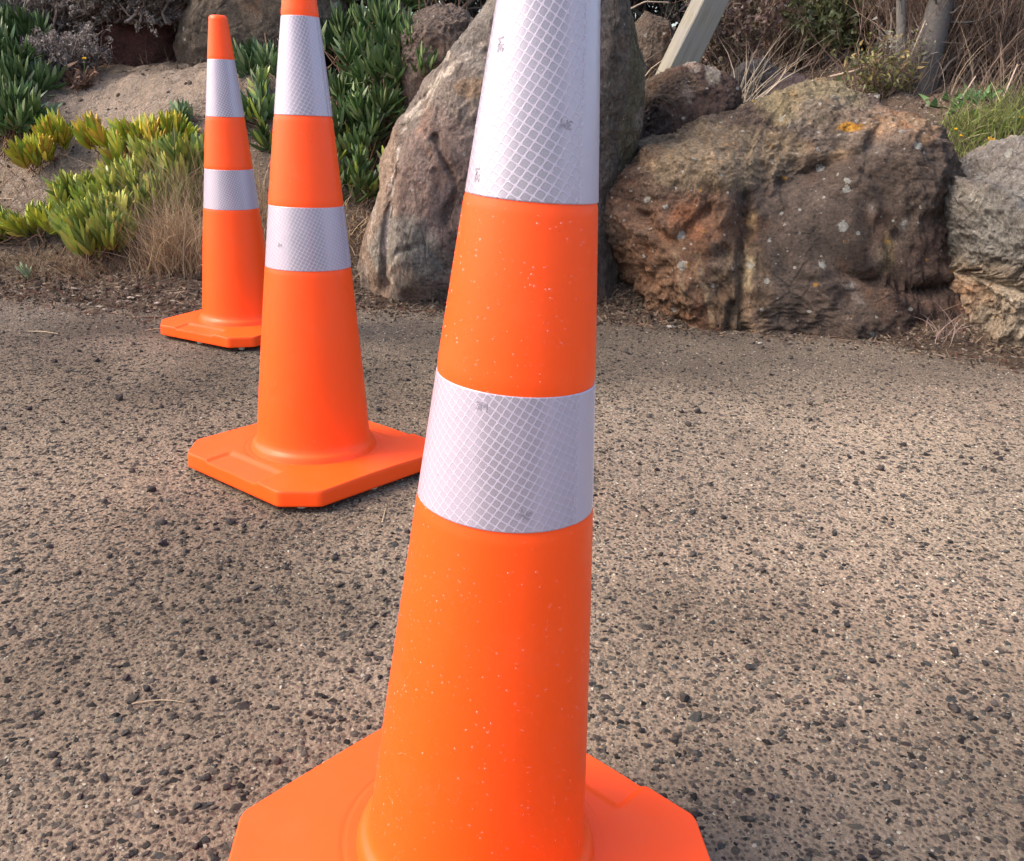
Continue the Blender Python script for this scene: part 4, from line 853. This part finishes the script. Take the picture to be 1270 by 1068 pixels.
def log(name, label, pts, rads, colr, cat):
    P = np.array(pts, float); n = 14; t = np.linspace(0, 1, n); PP = np.stack([np.interp(t, np.linspace(0, 1, len(P)), P[:, j]) for j in range(3)], 1)
    RR = np.interp(t, np.linspace(0, 1, len(rads)), rads); V, F, _, _ = tubes(PP[None], RR[None], 14); V = V + .10 * np.mean(rads) * unit(len(V)) * .3 + .02 * fbm(V * 25, 3, 4)[:, None] * (V - V.mean(0)) * .3
    c = np.array(colr)[None] * (1 + .3 * fbm(V * 20, 4, 6))[:, None]
    o = mesh_obj(name, V - P[0], F, M['twig'], col=c); o.location = P[0]; return tag(o, label, cat)
def tree(name, label, pts, rads, colr, cat):
    o = log('trunk', None, pts, rads, colr, None); root = empty(name, o.location.copy(), label, cat); o.parent = root; o.location = (0, 0, 0)
    P = np.array(pts, float); n = 60; t = np.linspace(0, 1, 6); st = P[-2] + (P[-1] - P[-2]) * RNG.uniform(-.3, 1, (n, 1)); d = unit(n) * .6 + np.array([0, 0, .3])
    Q = st[:, None] + d[:, None] * (RNG.uniform(.15, .5, n)[:, None] * t)[:, :, None] + RNG.normal(0, .02, (n, 6, 3)) * t[None, :, None]
    V, F, _, _ = tubes(Q, .007 * (1.1 - t)[None] * np.ones((n, 1)), 4); mesh_obj('branches', V - P[0], F, M['twig'], root, col=np.broadcast_to(colr, V.shape))
    return root
tree('bare_tree', 'tree with a thin pale grey trunk behind the twig bushes, at the top right', [at(1114, 140, 4.3), at(1118, 30, 4.3), at(1116, -60, 4.3), at(1125, -200, 4.3)], [.022, .02, .018, .016], (.15, .135, .12), 'tree')
tree('bare_tree', 'tree with a broad leaning grey trunk, right of the thin pale one', [at(1134, 150, 4.22), at(1152, 60, 4.22), at(1168, 0, 4.25), at(1195, -140, 4.3)], [.065, .06, .05, .04], (.085, .075, .068), 'tree')
for lab, pts, r in (('long pale bare cane rising diagonally through the twig bush', [(1095, 130, 4.2), (1125, 80, 4.2), (1148, 25, 4.2)], .005),
                    ('pale dead stem standing in the green grass, left of the pale grey boulder', [(1165, 190, 3.9), (1180, 140, 3.9), (1210, 95, 3.95)], .005),
                    ('pale dead stem right of the tuft of grass, close to the right edge', [(1228, 170, 3.9), (1245, 120, 3.9), (1262, 80, 3.95)], .005),
                    ('pale broken cane lying across the low rocks behind', [(1030, 95, 4.4), (1060, 88, 4.3), (1090, 76, 4.3)], .005),
                    ('curved orange-brown bare twig above the rounded boulder, left of the post', [(768, 18, 4.5), (800, 2, 4.5), (830, 3, 4.5)], .004)):
    log('dead_cane', lab, [at(*q) for q in pts], [r, r * .8, r * .5], (.42, .32, .24), 'stem')

# wooden post leaning back behind the small boulder
def post():
    a = at(808, 150, 4.32); b = at(911, -60, 4.5); ax = Vector(b - a); L = ax.length; ax.normalize()
    xd = Vector((1, .42, 0)); xd = (xd - ax * xd.dot(ax)).normalized(); yd = ax.cross(xd)
    w_, d_ = .060, .055; pr = []; e = .005
    for sx, sy in ((-1, -1), (1, -1), (1, 1), (-1, 1)):
        cx, cy = sx * w_, sy * d_
        pr += [(cx, cy - sy * e), (cx - sx * e, cy)] if sx * sy > 0 else [(cx - sx * e, cy), (cx, cy - sy * e)]
    V = []; zs = [-.25, 0, .2, .4, L, L + .35]
    for z in zs:
        for x, y in pr: V.append((x, y, z))
    n = 8; V = np.array(V); V[:, :2] += .0015 * RNG.normal(size=(len(V), 2)); F = [grid_faces(len(zs), n, True), np.array([list(range(n))[::-1], [(len(zs) - 1) * n + i for i in range(n)]])]
    o = mesh_obj('wooden_post', V, F, M['wood'], shade=False); o.matrix_world = Matrix(((xd.x, yd.x, ax.x, a[0]), (xd.y, yd.y, ax.y, a[1]), (xd.z, yd.z, ax.z, a[2]), (0, 0, 0, 1)))
    tag(o, 'square weathered timber post leaning behind the small ruddy boulder', 'post')
post()

# ------------------------------------------------------------ litter
def straw(label, p0, p1, on='g', r=.0014, name='straw', colr=(.52, .40, .26), bow=.01):
    pts = []
    for i, f in enumerate(np.linspace(0, 1, 7)):
        x = p0[0] * (1 - f) + p1[0] * f; y = p0[1] * (1 - f) + p1[1] * f; y += bow * math.sin(f * math.pi)
        pts.append((x, y, max(float(gz(x, y)), float(bank(x, y)) if on == 'b' else -9) + r + .0015))
    P = np.array(pts); V, F, _, _ = tubes(P[None], (np.linspace(1, .5, 7) * r)[None], 5)
    o = mesh_obj(name, V - P[0], F, M['grass'], col=np.broadcast_to(colr, V.shape)); o.location = P[0]; tag(o, label, 'straw')
straw('dry straw lying flat on the pavement left of the nearest cone', gpt(165, 886), gpt(230, 884), r=.0010, bow=.006)
straw('pale straw on the pavement by the dirt edge, at the far left', gpt(35, 412), gpt(72, 415), r=.002)
straw('short bent straw on the pavement between the second and the nearest cone', gpt(474, 655), gpt(478, 636), r=.0012)
straw('dry stalk lying against the foot of the large brown boulder', gpt(885, 409), gpt(966, 395), 'b', r=.003, bow=.0)
straw('dry curved stalk on the soil in front of the pale grey boulder', gpt(1140, 413), gpt(1190, 418), 'b', r=.003, bow=-.03)
straw('tiny straw left of the second cone base on the pavement', gpt(182, 640), gpt(195, 628), r=.0010)
straw('straw sticking out from under the farthest cone base on the left', gpt(180, 411), gpt(205, 408), r=.0016)
def flake(label, px, py, r, tone):
    x, y = gpt(px, py); n = 9; th = np.arange(n) / n * 6.283; jr = RNG.uniform(.6, 1.2, n); z = max(float(bank(x, y)), float(gz(x, y))) + .004
    r *= .8; top = np.stack([r * jr * np.cos(th), .7 * r * jr * np.sin(th), .3 * r * RNG.uniform(0, 1, n) + .003], 1); bot = top - np.array([0, 0, .003])
    V = np.concatenate([top, bot, [[0, 0, .35 * r + .003]], [[0, 0, .3 * r]]]); F3 = [[i, (i + 1) % n, 2 * n] for i in range(n)] + [[n + (i + 1) % n, n + i, 2 * n + 1] for i in range(n)]
    F4 = [[(i + 1) % n, i, n + i, n + (i + 1) % n] for i in range(n)]
    o = mesh_obj('bark_flake', V, [np.array(F3), np.array(F4)], M['chip'], col=np.broadcast_to(tone, V.shape), shade=False); o.location = (x, y, z); tag(o, label, 'bark flake', 'pale flakes along the dirt edge')
LF = 'small pale flake of bark on the dirt edge left of the farthest cone'
for px, py, r in ((93, 367, .016), (92, 372, .010), (125, 383, .018), (163, 377, .016), (172, 376, .012), (158, 371, .012), (196, 383, .016), (130, 386, .012), (215, 381, .012), (112, 379, .01), (148, 380, .01), (185, 388, .01)):
    flake(LF, px, py, r, (.27, .22, .18))
flake('white pebble-like flake at the foot of the upright boulder', 487, 357, .016, (.42, .38, .34))
flake('pale chip on the pavement in front of the large brown boulder', 942, 428, .012, (.38, .34, .30))
flake('grey flat flake on the soil left of the large brown boulder foot', 832, 408, .020, (.28, .25, .22))
# leaf litter and roots along the verge
n = 6500; RNG = np.random.default_rng(77); x = RNG.uniform(-2.3, 2.2, n); y = yv(x) + RNG.normal(.07, .13, n); k = (y - yv(x) > -.16); x, y = x[k], y[k]; n = len(x)
b = np.stack([x, y, np.maximum(bank(x, y), gz(x, y)) + .003], 1); d = unit(n) * np.array([1, 1, .35]) + np.array([0, 0, .1])
V, F, own, _ = blades(b, d, RNG.uniform(.008, .05, n), RNG.uniform(.0015, .008, n), RNG.normal(0, .2, (n, 3)), 4)
T = np.array([(.10, .065, .045), (.17, .115, .08), (.20, .135, .09), (.07, .05, .04), (.24, .17, .12), (.14, .065, .045)])
tag(mesh_obj('leaf_litter', V, F, M['grass'], col=(T[RNG.integers(0, len(T), n)])[own]), 'brown dead leaf and root litter along the verge at the foot of the bank', 'leaf litter', kind='stuff')
n = 9000; x = RNG.uniform(-2.6, 2.4, n); y = yv(x) + RNG.uniform(.15, 1.9, n); s_ = np.exp(-(((x + 1.72) / .45) ** 2 + ((y - 4.12) / .38) ** 2)); k = RNG.uniform(0, 1, n) > s_ * 1.3; x, y = x[k], y[k]; n = len(x)
b = np.stack([x, y, bank(x, y) + .002], 1); d = unit(n) * np.array([1, 1, .5]) + np.array([0, 0, .25])
V, F, own, _ = blades(b, d, RNG.uniform(.02, .10, n), RNG.uniform(.001, .004, n), RNG.normal(0, .35, (n, 3)), 5)
tag(mesh_obj('dry_ground_cover', V, F, M['grass'], col=(T[RNG.integers(0, len(T), n)] * 1.1)[own]), 'fine dry stems and dead roots matting the slope of the bank', 'ground cover', kind='stuff')
